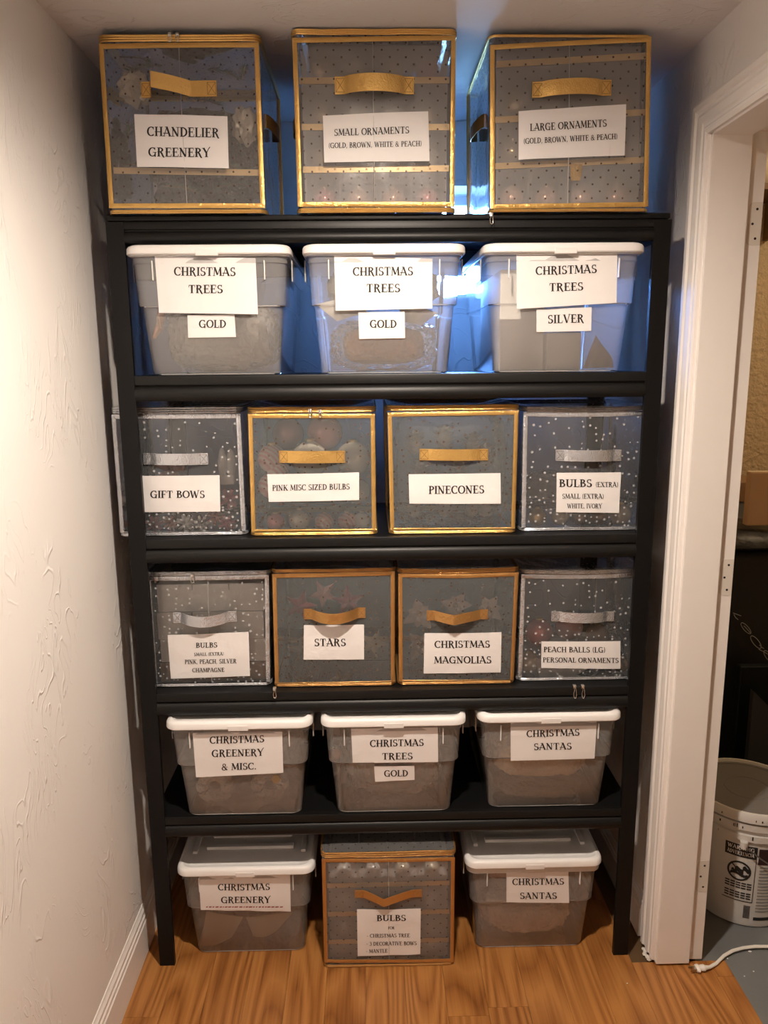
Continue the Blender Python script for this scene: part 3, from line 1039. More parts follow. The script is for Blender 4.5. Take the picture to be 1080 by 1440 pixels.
    if sideh:
        for sx in (0, 1):
            sg = -1 if sx == 0 else 1
            zc_ = zs+H*.62
            xe = edges(zc_)[sx]
            b = MB()
            def shp(s, t):
                q = math.sin(math.pi*s)
                return Vector((xe + sg*(.001+.016*q**.6) - sg*.006*(1-q), Y0+depth*lerp(.30, .62, s), zc_+(t-.5)*.028-.012*q))
            b.slab(shp, 20, 2, Vector((sg*.0016, 0, 0)))
            b.build('side_handle', BRONZE, root, True)
    # ---- zipper pulls: pixel of the upper end, length in pixels
    for (u, v, ln_) in pulls:
        yp = Y0-.009 if at(u, v, Y0).z > zs+.03 else min(Y0-.009, -.009)
        p = at(u, v, yp); q = at(u+1, v+ln_, yp-.002)
        b = MB()
        loop = []
        for i in range(16):
            an = 2*math.pi*i/16
            loop.append(Vector((lerp(p.x, q.x, .5)+.0032*math.sin(an)*(1.15 if math.cos(an) < 0 else .75), p.y-.001, lerp(p.z, q.z, .5)+abs(p.z-q.z)*.5*math.cos(an))))
        b.tube(loop, .0011, 6, True)
        b.box(p.x-.004, p.x+.004, p.y, p.y+.010, p.z-.003, p.z+.005, .001)
        b.build('zipper_pull', ZIPM, root, True)
    paper_label(root, surf, quad, lines, seed=seed, y0=Y0)
    mg = .011
    BAGS.append(dict(x0=max(BL.x, TL.x)+mg, x1=min(BR.x, TR.x)-mg, y0=Y0+.009, y1=Y0+depth-.010, z0=zs+.002, z1=zt-.004, BL=BL.x, BR=BR.x, zb=zb, zt=zt,
                     floors=sorted((at(q[0], q[1], Y0+.014).z+at(q[2], q[3], Y0+.014).z)/2 for q in strips)))
    return root, surf, (lambda u, v, dy: at(u, v, Y0+dy))
GOLDP = mat_basic('pale_gold_tape', (0.90, 0.62, 0.30), 0.35, 0.3, var=0.08, varscale=80)
CREASE = mat_basic('pale_fold', (0.42, 0.40, 0.38), 0.3)
STITCH = {'gold_foil': mat_basic('brown_thread', (0.28, 0.15, 0.04), 0.6), 'copper_gold_foil': MATS['brown_thread'], 'silver_foil': mat_basic('grey_thread', (0.20, 0.20, 0.21), 0.6)}

Y1 = -0.012
bagA, sA, inA = soft_bag([(139, 62), (364, 60), (373, 293), (154, 293)], Y1, SH[1], .36, 'gold-trimmed vinyl storage bag labelled CHANDELIER GREENERY, on the rack top', GOLD, VIN_GRID,
    [(189, 161), (320, 164), (322, 237), (193, 235)],
    [('CHANDELIER', 207, 309, 191.7, 194, 13.3), ('GREENERY', 209, 296, 220.5, 221.5, 12.8)],
    (199, 305, 127, 125, 19, 'left'), topband=.015, crease=.50, strips=((160, 240, 364, 243),), pulls=((238, 49, 9), (249, 49, 9)), seed=1, sag=.012, sideh=True)
bagB, sB, inB = soft_bag([(411, 54), (641, 50), (638.6, 291), (419, 291)], Y1, SH[1], .36, 'gold-trimmed vinyl storage bag labelled SMALL ORNAMENTS, on the rack top', GOLD, VIN_GRID,
    [(454, 163), (602, 157), (604, 227), (456, 229)],
    [('SMALL ORNAMENTS', 469.7, 575.5, 191.7, 188, 9.7), ('(GOLD, BROWN, WHITE & PEACH)', 462, 593, 209, 206, 7.6)],
    (471, 582, 121, 121, 21, 'flat'), topband=.012, crease=.49, strips=((421, 114, 632, 113), (424, 179, 632, 179), (426, 239, 631, 237)), seed=2, hbulge=.020, sideh=True)
bagC, sC, inC = soft_bag([(689, 64), (915.5, 52), (911, 291), (689, 294)], Y1, SH[1], .36, 'gold-trimmed vinyl storage bag labelled LARGE ORNAMENTS, on the rack top', GOLD, VIN_GRID,
    [(729, 157), (880, 147), (878, 219), (729, 225)],
    [('LARGE ORNAMENTS', 744.6, 853, 185, 178.5, 10.3), ('(GOLD, BROWN, WHITE & PEACH)', 735.7, 868, 203, 196, 7.8)],
    (748, 859, 127, 124, 19, 'flat'), topband=.004, crease=.49, strips=((698, 91, 908, 79), (696, 169, 908, 158), (696, 234, 905, 225)), tab=(802, 231, 818, 254), pulls=((691, 302, 13),), seed=3, hbulge=.016, sideh=True)

soft_bag([(157, 583), (338, 582), (346, 752), (170, 753)], .046, SH[3], .32, 'silver-trimmed vinyl storage bag labelled GIFT BOWS, partly behind the rack post', SILV, VIN_SILV,
    [(199, 669), (309, 668), (310, 719), (204, 720)], [('GIFT BOWS', 211.7, 288.6, 700, 700, 10.3)],
    (202, 293, 645, 645, 16, 'flat'), topband=.016, seed=4, sag=.02, hbulge=.010)
soft_bag([(349, 582), (527, 582), (529, 749), (354, 750)], .032, SH[3], .32, 'gold-trimmed vinyl storage bag labelled PINK MISC SIZED BULBS', GOLD, VIN_GOLD,
    [(376, 666.7), (505, 664), (505, 703), (378, 705.6)], [('PINK MISC SIZED BULBS', 383, 492, 690, 688, 8.2)],
    (393, 485, 642, 642, 17, 'flat'), topband=.015, pulls=((436, 578, 9), (450, 579, 8)), seed=5, sag=.02, hbulge=.008)
soft_bag([(545, 580), (729, 577), (724, 747), (549, 748)], .032, SH[3], .32, 'gold-trimmed vinyl storage bag labelled PINECONES', GOLD, VIN_GOLD,
    [(574.5, 666.7), (703.6, 665), (704, 708), (575.6, 708)], [('PINECONES', 602.5, 681, 694.5, 693.5, 11.3)],
    (590, 686, 639, 639, 16, 'flat'), topband=.014, seed=6, sag=.02, hbulge=.008)
soft_bag([(736, 579), (917, 577), (909, 748), (733, 747)], .046, SH[3], .32, 'silver-trimmed vinyl storage bag labelled BULBS EXTRA, WHITE, IVORY', SILV, VIN_SILV,
    [(782.5, 664.7), (873, 664), (870, 721), (781.8, 720)],
    [('BULBS', 785.6, 832.3, 684.6, 684.6, 10.8), ('(EXTRA)', 837, 869, 684.6, 684.6, 7.0), ('SMALL (EXTRA)', 790, 848.7, 701, 701, 6.8), ('WHITE, IVORY', 797, 846, 714.5, 714.5, 6.6)],
    (781, 873, 640, 640, 16, 'flat'), topband=.012, seed=7, sag=.02, hbulge=.012, dip=.004)

soft_bag([(206, 811), (378, 808), (380, 965), (217, 970)], .046, SH[4], .32, 'silver-trimmed vinyl storage bag labelled BULBS PINK, PEACH, SILVER, CHAMPAGNE', SILV, VIN_SILV,
    [(236, 892.5), (349.7, 888), (351.7, 950), (240.6, 954)],
    [('BULBS', 275.6, 306, 910.5, 910, 7.2), ('SMALL (EXTRA)', 273, 315, 922, 921, 4.6), ('PINK, PEACH, SILVER', 260, 333, 933.5, 932, 6.2), ('CHAMPAGNE', 270.5, 316, 945, 944, 5.8)],
    (244, 333, 868, 866, 16, 'arch'), topband=.010, crease=.5, pulls=((270, 811, 9),), seed=8, sag=.02, hbulge=.020)
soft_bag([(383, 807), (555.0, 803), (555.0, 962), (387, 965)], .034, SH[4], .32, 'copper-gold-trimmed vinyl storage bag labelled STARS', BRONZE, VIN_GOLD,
    [(427.5, 878.6), (512, 878), (512, 927), (427, 927)], [('STARS', 441.7, 486.7, 908, 908, 10.3)],
    (427.5, 514, 863, 861, 16, 'arch'), topband=.008, seed=9, sag=.02, pulls=((386, 970, 12),), hbulge=.024)
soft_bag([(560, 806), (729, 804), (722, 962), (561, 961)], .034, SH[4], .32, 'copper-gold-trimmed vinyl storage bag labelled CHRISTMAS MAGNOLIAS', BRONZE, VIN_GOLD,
    [(596.7, 890), (705, 888.5), (704, 945), (595.6, 946.7)], [('CHRISTMAS', 610.7, 689, 910.5, 910, 9.8), ('MAGNOLIAS', 610, 691, 932.5, 932, 9.8)],
    (600, 685.6, 865, 863, 15, 'kink'), topband=.012, seed=10, sag=.02, dip=.003, hbulge=.022)
soft_bag([(733, 807), (911, 804), (904, 964), (728, 963)], .046, SH[4], .32, 'silver-trimmed vinyl storage bag labelled PEACH BALLS, PERSONAL ORNAMENTS', SILV, VIN_SILV,
    [(761, 901.5), (872, 901), (872, 940), (761, 939)], [('PEACH BALLS (LG)', 764, 851, 916.5, 917, 7.6), ('PERSONAL ORNAMENTS', 763, 869.6, 931, 931.5, 7.0)],
    (775, 863, 866, 866, 15, 'flat'), topband=.010, seed=11, sag=.02, dip=.004, pulls=((808.5, 967, 15), (820, 967, 15)), hbulge=.014)
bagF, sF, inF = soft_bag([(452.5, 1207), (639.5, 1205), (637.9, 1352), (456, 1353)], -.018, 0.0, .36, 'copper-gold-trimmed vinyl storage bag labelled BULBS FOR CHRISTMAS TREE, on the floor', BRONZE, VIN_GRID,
    [(502, 1278), (591.6, 1277), (591, 1341), (503, 1343.7)],
    [('BULBS', 529.5, 571, 1294.3, 1294, 8.4), ('FOR', 545.7, 554.8, 1305.8, 1305.6, 3.8), ('- CHRISTMAS TREE', 515.6, 576.5, 1317.7, 1317, 5.2), ('- 3 DECORATIVE BOWS', 515, 586, 1329, 1328, 5.2), ('- MANTLE', 514.6, 545, 1339.2, 1338.5, 5.0)],
    (499, 593, 1256, 1255, 13, 'vee'), topband=.016, crease=.5, strips=((460, 1245, 632, 1241), (461, 1285, 632, 1281), (462, 1324, 631, 1321)), seed=12, sag=-.006)

# ------------------------------------------------------------------ lidded clear bins
BW, BDP = 0.340, 0.43
def clear_bin(cx, yl, zs, label, quads, h=.275, lift=0.0, rot=0.0, seed=0, small=None):
    root = thing('storage_bin', (cx, yl+BDP/2, zs), label, 'storage bin', 'clear plastic bins with white lids')
    h1 = h-.020                     # underside of lid
    hl = h*.535                     # ledge height
    prof = [(.0006, .0290), (.004, .0265), (hl-.004, .0155), (hl, .0145), (hl+.003, .0090), (h1-.018, .0050), (h1-.017, .0030), (h1, .0030)]
    W2 = BW/2
    b = MB()
    rings = []
    for z, ins in prof:
        rings.append(rrect(cx-W2+ins, cx+W2-ins, yl+ins+.003, yl+BDP-ins-.003, .024, zs+z, 5))
    b.loft(rings, True, False)
    b.build('tub', BIN, root, True)
    # heavier edges catch the light: foot, ledge and rim
    def band(z, ins, r, nm):
        q = MB(); q.tube(rrect(cx-W2+ins, cx+W2-ins, yl+ins+.003, yl+BDP-ins-.003, .024, zs+z, 5), r, 5, True); q.build(nm, BINEDGE, root, True)
    band(hl+.0015, .0115, .0014, 'ledge')
    band(.003, .0278, .0014, 'foot_edge')
    q = MB()
    q.loft([rrect(cx-W2-o, cx+W2+o, yl-o+.003, yl+BDP+o-.003, .026, zs+z, 5) for z, o in (((h1-.014) if lift else (h1-.004), .0005), ((h1-.012) if lift else (h1-.003), .003), (h1+.002, .004))], False, False)
    q.build('rim', BINEDGE, root, True)
    for sx in (-1, 1):
        q = MB(); xx = cx+sx*(W2-.050); q.box(xx-.0013, xx+.0013, yl+.0035, yl+.010, zs+h1-.052, zs+h1-.012, .0006); q.build('rib', LIDM, root)
        # side hand grips: clear plates hanging under the rim
        q = MB(); xo = cx+sx*(W2+.006)
        q.box(min(xo, xo-sx*.003), max(xo, xo-sx*.003), yl+.055, yl+.30, zs+h1-.052, zs+h1-.006, .001)
        q.build('side_grip', BINEDGE, root)
    # lid
    zl = zs+h1+lift
    o = .0055
    q = MB()
    lr = []
    for z, ins in ((0, .0012), (.0, -.0), (.002, -.0015), (.013, -.0010), (.0175, .0015), (.0200, .0055), (.0205, .0095)):
        lr.append(rrect(cx-W2-o+ins, cx+W2+o-ins, yl-o+ins, yl+BDP+o-ins, .030, zl+z, 6))
    for z, ins in ((.0125, .020), (.0120, .030)):
        lr.append(rrect(cx-W2-o+ins, cx+W2+o-ins, yl-o+ins, yl+BDP+o-ins, .024, zl+z, 6))
    q.loft(lr, True, True)
    lid = q.build('lid', LIDM, root, True)
    q = MB(); q.box(cx-.024, cx+.024, yl-o-.0022, yl-o+.004, zl-.0035, zl+.010, .0012); q.build('front_catch', LIDM, lid)
    for k in range(5):
        yy = yl+.085+k*.052
        q = MB(); q.box(cx-.115+.008*min(k, 3), cx+.115-.008*min(k, 3), yy, yy+.016, zl+.0115, zl+.0200, .0022); q.build('lid_rib', LIDM, lid)
    for sx in (-1, 1):
        q = MB(); q.box(cx+sx*.142-.006, cx+sx*.142+.006, yl+.07, yl+BDP-.07, zl+.0115, zl+.0190, .0015); q.build('lid_rib', LIDM, lid)
    # surfaces for labels: upper and lower front slopes
    def up(x, z):
        t = (z-zs-hl)/(h1-hl)
        return yl+.003+lerp(.0090, .0050, t)
    def low(x, z):
        t = (z-zs)/hl
        return yl+.003+lerp(.0265, .0145, t)
    for k, (which, quad, lines) in enumerate(quads):
        paper_label(root, up if which == 'u' else low, quad, lines, seed=seed+k*.7, y0=yl, off=.0025, ink=None)
    return root
YB = -.018
def cxz(pa, pb, Y):
    return (at(pa[0], pa[1], Y).x + at(pb[0], pb[1], Y).x)/2
bin1 = clear_bin(cxz((175, 350), (406.5, 350), YB), YB, SH[2], 'clear white-lidded bin labelled CHRISTMAS TREES GOLD, holding one crinkled bundle, beside the rack post',
    [('u', [(218, 361), (359.5, 363), (363, 442), (224, 440)], [('CHRISTMAS', 245, 332, 387.8, 388.5, 12.2), ('TREES', 265, 314, 412.5, 412.5, 11.7)]),
     ('l', [(264, 443.5), (330, 442.5), (332, 474), (265, 475)], [('GOLD', 280, 318.6, 461, 461, 11)])], seed=1)
bin2 = clear_bin(cxz((425, 350), (655, 350), YB), YB, SH[2], 'clear white-lidded bin labelled CHRISTMAS TREES GOLD, with white paper cones showing inside',
    [('u', [(470, 360), (608, 364), (608, 434), (472, 437)], [('CHRISTMAS', 496, 581, 388, 387.5, 12), ('TREES', 515, 563, 411.3, 411, 11.7)]),
     ('l', [(504, 439), (569, 438.6), (569.5, 475.5), (505, 476.7)], [('GOLD', 520, 558, 461, 461, 11)])], seed=2)
bin3 = clear_bin(cxz((678, 345), (912, 345), YB), YB, SH[2], 'clear white-lidded bin labelled CHRISTMAS TREES SILVER',
    [('u', [(726, 356.5), (867.5, 353), (866.7, 426), (726.5, 434.6)], [('CHRISTMAS', 752.6, 839, 387, 384, 11.8), ('TREES', 771.5, 820, 410, 408.5, 11.5)]),
     ('l', [(754, 435.5), (831.7, 432), (831, 465.4), (754, 467)], [('SILVER', 769.5, 821, 455, 453.5, 11.8)])], seed=3)
YC = -.022
bin4 = clear_bin(cxz((231, 1022), (439, 1020), YC), YC, SH[5], 'clear white-lidded bin labelled CHRISTMAS GREENERY & MISC.',
    [('u', [(271, 1030), (397, 1028), (398.6, 1086), (276, 1092.5)], [('CHRISTMAS', 295, 372, 1045, 1043, 10), ('GREENERY', 298, 371, 1063.6, 1062, 10), ('& MISC.', 311.7, 361, 1082.5, 1081, 9.5)])], h=.268, seed=4)
bin5 = clear_bin(cxz((452, 1015), (655, 1013), YC), YC, SH[5], 'clear white-lidded bin labelled CHRISTMAS TREES GOLD, on the lowest shelf',
    [('u', [(493.6, 1024), (615.5, 1022), (616, 1071), (496, 1072)], [('CHRISTMAS', 520, 596, 1049.4, 1048, 9.6), ('TREES', 537, 580.5, 1067.5, 1067, 9.4)]),
     ('l', [(526, 1077), (582.5, 1076), (583, 1096), (527.5, 1098.6)], [('GOLD', 540, 574, 1091.3, 1090.8, 9)])], h=.268, seed=5)
bin6 = clear_bin(cxz((674, 1008), (875, 1003), YC+.01), YC+.01, SH[5], 'clear white-lidded bin labelled CHRISTMAS SANTAS, on the lowest shelf',
    [('u', [(717.8, 1012.6), (839, 1009), (835.7, 1066), (717.8, 1069)], [('CHRISTMAS', 740, 814.7, 1036, 1033.5, 9.5), ('SANTAS', 750, 803.7, 1054, 1053, 9.4)])], h=.268, seed=6)
bin7 = clear_bin(cxz((246, 1220), (442.5, 1218), .012), .012, 0.0, 'clear white-lidded bin labelled CHRISTMAS GREENERY, standing on the floor',
    [('u', [(279.4, 1225.7), (407.8, 1224.5), (409, 1281), (282.6, 1278.7)], [('CHRISTMAS', 306.6, 380, 1251, 1250.5, 9), ('GREENERY', 311, 380.6, 1269, 1268.5, 9)])], h=.272, seed=7)
bin8 = clear_bin(cxz((652, 1205), (852, 1205), .006), .006, 0.0, 'clear bin labelled CHRISTMAS SANTAS, standing on the floor with its white lid raised',
    [('u', [(711.9, 1226), (799, 1224.6), (800, 1268.7), (712, 1268)], [('CHRISTMAS', 720, 793, 1243.5, 1243, 9), ('SANTAS', 730.5, 783, 1263, 1262.8, 9)])], h=.276, lift=.005, seed=8)


# ------------------------------------------------------------------ what the bags and bins hold
def ball_mat(name, col, metal=0.35, rough=0.25):
    return mat_basic(name, col, rough, metal, var=0.05, varscale=20)
B_GOLD = ball_mat('gold_glass', (0.80, 0.56, 0.28), 0.6)
B_CREAM = ball_mat('cream_glass', (0.85, 0.76, 0.62), 0.2)
B_WHITE = ball_mat('white_glass', (0.85, 0.83, 0.80), 0.1)
B_PEACH = ball_mat('peach_glass', (0.85, 0.48, 0.33), 0.3)
B_PINK = ball_mat('pink_glass', (0.85, 0.30, 0.30), 0.3)
B_ROSE = ball_mat('rose_glass', (0.78, 0.38, 0.36), 0.2)
B_RED = ball_mat('red_glass', (0.55, 0.05, 0.06), 0.3)
B_BROWN = ball_mat('brown_glass', (0.36, 0.20, 0.11), 0.4)
def stripe_mat(name, a, bcol):
    m, nt, out = newmat(name)
    p = N(nt, 'ShaderNodeBsdfPrincipled'); p.inputs['Roughness'].default_value = .3
    tc = N(nt, 'ShaderNodeTexCoord')
    wv = N(nt, 'ShaderNodeTexWave', bands_direction='DIAGONAL'); wv.inputs['Scale'].default_value = 38; wv.inputs['Distortion'].default_value = 1.5
    L(nt, tc.outputs['Object'], wv.inputs['Vector'])
    mx = N(nt, 'ShaderNodeMix', data_type='RGBA'); mx.inputs['A'].default_value = c4(a); mx.inputs['B'].default_value = c4(bcol)
    L(nt, wv.outputs['Fac'], mx.inputs['Factor']); L(nt, mx.outputs['Result'], p.inputs['Base Color'])
    L(nt, p.outputs[0], out.inputs['Surface'])
    return m
B_STRIPE = stripe_mat('pink_striped_glass', (0.80, 0.36, 0.34), (0.88, 0.70, 0.62))
CAPM = mat_basic('bauble_cap', (0.75, 0.58, 0.30), 0.3, 1.0)
def inside(p, r3, n):
    """move a point so that a body of half-sizes r3 stays within bag n"""
    g = BAGS[n]
    def cl(v, a, b):
        return (a+b)/2 if a > b else min(max(v, a), b)
    return Vector((cl(p.x, g['x0']+r3[0], g['x1']-r3[0]), cl(p.y, g['y0']+r3[1], g['y1']-r3[1]), cl(p.z, g['z0']+r3[2], g['z1']-r3[2])))
def lift(p, r):
    """keep a thing of half-height r above the shelf or floor it lies over"""
    base = max([z for z in list(SH.values())+[0.0] if z < p.z+.01])
    return Vector((p.x, p.y, max(p.z, base+r+.004)))
def bauble(p, r, mat, label, group, up=True):
    """glass ball with a crimped metal cap"""
    if up:
        p = lift(p, r)
    b = MB()
    n = 20
    prof = [(r*math.sin(math.pi*k/10), -r*math.cos(math.pi*k/10)) for k in range(1, 10)]
    b.lathe([(0.0004, -r)] + prof + [(r*.26, r*.97)], p, n)
    o = tag(b.build('christmas_bauble', mat, None, 'all', (p.x, p.y, p.z-r)), label, 'bauble', group)
    c = MB(); c.lathe([(r*.26, r*.93), (r*.27, r*1.10), (r*.16, r*1.15)], p, 12); c.build('hanger_cap', CAPM, o, True)
    return o
def tiers(n, cells, r, dy, mats, bagname):
    g = BAGS[n]
    fl = [g['z0']+.006] + [z+.0012 for z in g['floors']]
    xs = [g['BL']+.0180] + [lerp(g['BL'], g['BR'], q) for q in (.27, .5, .73)] + [g['BR']-.0180]
    for j, lv in enumerate(cells):
        for i in range(4):
            mname, mt = mats[j][i]
            p = Vector(((xs[i]+xs[i+1])/2, g['y0']-.009+dy, fl[lv]+r))
            bauble(p, r, mt, ('%s bauble in the bottom tray of the %s bag' if lv == 0 else '%s bauble in the %s bag') % (mname, bagname), 'baubles in the %s bag' % bagname, False)
GD, CR, WH, PE, PK, BR_ = ('gold', B_GOLD), ('cream', B_CREAM), ('white', B_WHITE), ('peach', B_PEACH), ('pink', B_PINK), ('brown', B_BROWN)
tiers(1, (3, 2, 1, 0), .0255, .046, [[GD, CR, CR, ('rose', B_ROSE)], [GD, CR, CR, GD], [GD, WH, PE, CR], [PK, PE, PE, PK]], 'SMALL ORNAMENTS')
tiers(2, (2, 1, 0), .0265, .048, [[GD, CR, PE, PE], [GD, CR, WH, PE], [PE, PE, PE, PE]], 'LARGE ORNAMENTS')
tiers(11, (3, 2, 1, 0), .0195, .046, [[WH, WH, CR, CR], [WH, CR, WH, WH], [WH, WH, CR, WH], [CR, WH, WH, CR]], 'BULBS FOR CHRISTMAS TREE')

# --- greenery in the first bag
FIR = mat_basic('fir_green', (0.06, 0.13, 0.06), 0.6, var=0.4, varscale=60)
TWIG = mat_basic('twig_brown', (0.16, 0.09, 0.05), 0.7)
def sprig(u, v, dy, Y0, ang, ln_, label, seed):
    rr = random.Random(seed)
    p = at(u, v, Y0+dy)
    d = Vector((math.cos(ang), .05, math.sin(ang)))
    t = thing('fir_sprig', p, label, 'greenery', 'fir sprigs in the CHANDELIER GREENERY bag')
    b = MB(); b.tube([inside(p + d*(ln_*k/6) + Vector((0, 0, -.02*(k/6)**2)), (.004, .010, .004), 0) for k in range(7)], .0016, 5); b.build('twig', TWIG, t)
    b = MB()
    for k in range(150):
        q = rr.random()
        c = p + d*(ln_*q) + Vector((0, 0, -.02*q*q))
        w = Vector((rr.uniform(-1, 1), rr.uniform(-.6, .6), rr.uniform(-1, 1))).normalized()
        e = c + (w + d*.9).normalized()*rr.uniform(.012, .022)
        s_ = w.cross(d).normalized()*.0011
        b.add([inside(q_, (.002, .008, .002), 0) for q_ in (c-s_, c+s_, e)], [(0, 1, 2)])
    n_ = b.build('needles', FIR, t)
    return t
for k, (u, v, a, l_) in enumerate([(172, 232, .15, .075), (228, 92, 3.0, .07), (262, 140, .15, .07), (292, 98, .1, .06), (180, 196, 1.5, .045), (352, 262, 2.9, .075), (232, 262, .1, .07), (300, 226, .05, .05), (340, 112, 1.4, .04), (168, 76, .1, .06)]):
    sprig(u, v, .052, Y1, a, l_, 'dark green fir sprig inside the CHANDELIER GREENERY bag', k)
b = MB(); c_ = Vector(((BAGS[0]['x0']+BAGS[0]['x1'])/2, Y1+.220, SH[1]+.148)); b.blob(c_, .122, .092, .112, .26, 5.0, 4, 8.0, .7)
tag(b.build('garland_mass', mat_basic('dark_garland', (.045, .062, .048), .75, bump=(120, 1.0, .02), var=.5, varscale=70), None, 'all', c_-Vector((0, 0, .14))), 'coiled dark green garland filling the CHANDELIER GREENERY bag', 'garland')
b = MB(); c_ = inside(at(186, 124, Y1+.060), (.040, .034, .040), 0); b.blob(c_, .033, .028, .033, .35, 3.5, 4, 3.0)
tag(b.build('hydrangea_flower', B_CREAM, None, True, c_-Vector((0, 0, .036))), 'cream artificial flower head beside the gold handle inside the CHANDELIER GREENERY bag', 'flower')
b = MB(); c_ = inside(at(345, 176, Y1+.060), (.031, .034, .044), 0); b.blob(c_, .026, .026, .036, .35, 3.0, 4, 5.0)
tag(b.build('hydrangea_flower', B_CREAM, None, True, c_-Vector((0, 0, .036))), 'cream artificial flower head at the side binding inside the CHANDELIER GREENERY bag', 'flower')

# --- pink bulbs
for (u, v, dy, r, mt, nm) in [(376, 645, .045, .034, B_STRIPE, 'pink striped'), (391, 662, .04, .026, B_STRIPE, 'small pink striped'), (374, 683, .04, .030, B_STRIPE, 'pink striped'), (436, 646, .08, .045, B_CREAM, 'large cream'), (500, 645, .07, .042, B_CREAM, 'large cream'), (457, 608, .12, .044, B_ROSE, 'dusky rose'), (405, 610, .16, .040, B_ROSE, 'dusky rose'), (388, 738, .036, .022, B_PINK, 'small pink'), (421, 736, .038, .026, B_CREAM, 'small cream'), (456, 737, .036, .022, B_STRIPE, 'small pink striped'), (488, 736, .036, .022, B_STRIPE, 'small pink striped'), (515, 735, .036, .022, B_WHITE, 'small white'), (510, 690, .07, .030, B_CREAM, 'cream')]:
    bauble(inside(at(u, v, .032+dy), (r, r, r), 4), r, mt, nm+' bauble in the PINK MISC SIZED BULBS bag', 'baubles in the PINK MISC SIZED BULBS bag')

# --- gift bows
RIBW = mat_basic('white_ribbon', (0.80, 0.78, 0.75), 0.35, 0.1)
RIBP = mat_basic('pink_ribbon', (0.72, 0.36, 0.40), 0.35, 0.1)
RIBS = mat_basic('silver_ribbon', (0.55, 0.52, 0.50), 0.25, 0.6)
RIBR = mat_basic('russet_ribbon', (0.42, 0.20, 0.16), 0.4, 0.1)
def gift_bow(p, r, mat, label, n=7, seed=0):
    t = thing('gift_bow', p-Vector((0, 0, r*.8)), label, 'gift bow', 'bows in the GIFT BOWS bag')
    rr = random.Random(seed)
    for k in range(n):
        a = 2*math.pi*k/n + rr.random()*.3
        d = Vector((math.cos(a), -.25, math.sin(a)))
        s_ = Vector((-math.sin(a), 0, math.cos(a)))
        b = MB()
        loop = []
        for i in range(13):
            q = 2*math.pi*i/12
            loop.append(p + d*(r*.5*(1-math.cos(q))) + Vector((0, -1, 0))*(r*.34*math.sin(q)))
        w = r*.28
        b.slab(lambda s, tt: loop[min(12, int(round(s*12)))] + s_*((tt-.5)*w), 12, 1, Vector((0, .0006, 0)))
        b.build('ribbon_loop', mat, t, True)
    return t
for k, (u, v, r, mt, nm) in enumerate([(218, 737, .022, RIBP, 'pink'), (240, 735, .020, RIBR, 'russet'), (262, 736, .024, RIBW, 'white'), (285, 735, .022, RIBS, 'silver'), (303, 727, .020, RIBR, 'russet'), (322, 700, .026, RIBP, 'pale pink'), (320, 735, .022, RIBP, 'pink'), (240, 660, .036, RIBR, 'large russet'), (185, 735, .020, RIBR, 'russet'), (183, 700, .022, RIBW, 'white')]):
    gift_bow(at(u, v, .046+.05), r, mt, nm+' ribbon bow inside the GIFT BOWS bag', 7, k)
p = at(319, 655, .046+.03)
t = thing('ribbon_spool', p-Vector((0, 0, .04)), 'tall white looped ribbon inside the GIFT BOWS bag', 'ribbon')
for sx in (-1, 1):
    b = MB(); b.blob(p+Vector((sx*.010, 0, .004)), .0105, .010, .036, .15, 3, 3, sx); b.build('ribbon_loop', RIBW, t, True)
b = MB(); b.box(p.x-.017, p.x+.017, p.y-.006, p.y+.014, p.z-.045, p.z-.02, .004); b.build('ribbon_band', RIBW, t)

# --- pinecones in crinkled film
CONE = mat_basic('pinecone_brown', (0.50, 0.35, 0.27), 0.7, var=0.3)
def pinecone(p, r, label, seed):
    p = lift(p, r*1.32)
    t = thing('pinecone', p-Vector((0, 0, r*1.3)), label, 'pinecone', 'pinecones in the PINECONES bag')
    b = MB()
    b.lathe([(.001, -r*1.3), (r*.55, -r*1.0), (r*.7, -r*.3), (r*.5, r*.6), (.002, r*1.3)], p, 12); b.build('core', CONE, t, True)
    b = MB()
    for k in range(46):
        f = k/45
        a = k*2.39996
        rad = r*(.62+.45*math.sin(math.pi*(.15+.8*(1-f))))*.9
        z = lerp(-r*1.1, r*1.15, f)
        c = p + Vector((rad*math.cos(a), rad*math.sin(a), z))
        tn = Vector((-math.sin(a), math.cos(a), 0))*r*.22
        rad_v = Vector((math.cos(a), math.sin(a), .5))*r*.28
        b.add([c-tn-rad_v, c+tn-rad_v, c+tn*.8+rad_v*.4, c+rad_v, c-tn*.8+rad_v*.4], [(0, 1, 2, 3, 4)])
    b.build('scales', CONE, t)
for k, (u, v) in enumerate([(580, 622), (625, 615), (665, 625), (692, 640), (592, 660), (645, 655), (690, 690), (580, 715), (625, 728), (664, 725), (696, 725)]):
    pinecone(inside(at(u, v, .032+.078), (.050, .060, .052), 5), .0235, 'brown pinecone inside the PINECONES bag', k)
def film(name, c, r3, label, cat, mat, seed, amp=.35, group=None, freq=3.0, sub=4, sq=.55):
    b = MB(); b.blob(c, r3[0]*.93, r3[1]*.9, r3[2]*.92, amp*.4, freq, 5, seed, sq, 1.0)
    return tag(b.build(name, mat, None, 'all', c-Vector((0, 0, r3[2]))), label, cat, group)
g5 = BAGS[5]; c_ = Vector(((g5['x0']+g5['x1'])/2, .032+.118, (g5['z0']+g5['z1'])/2))
film('plastic_bag', c_, ((g5['x1']-g5['x0'])/2*1.02, .108, (g5['z1']-g5['z0'])/2*1.02), 'crinkled clear plastic bag around the pinecones', 'plastic bag', WRAP2, 2.0, .12, sq=.28)
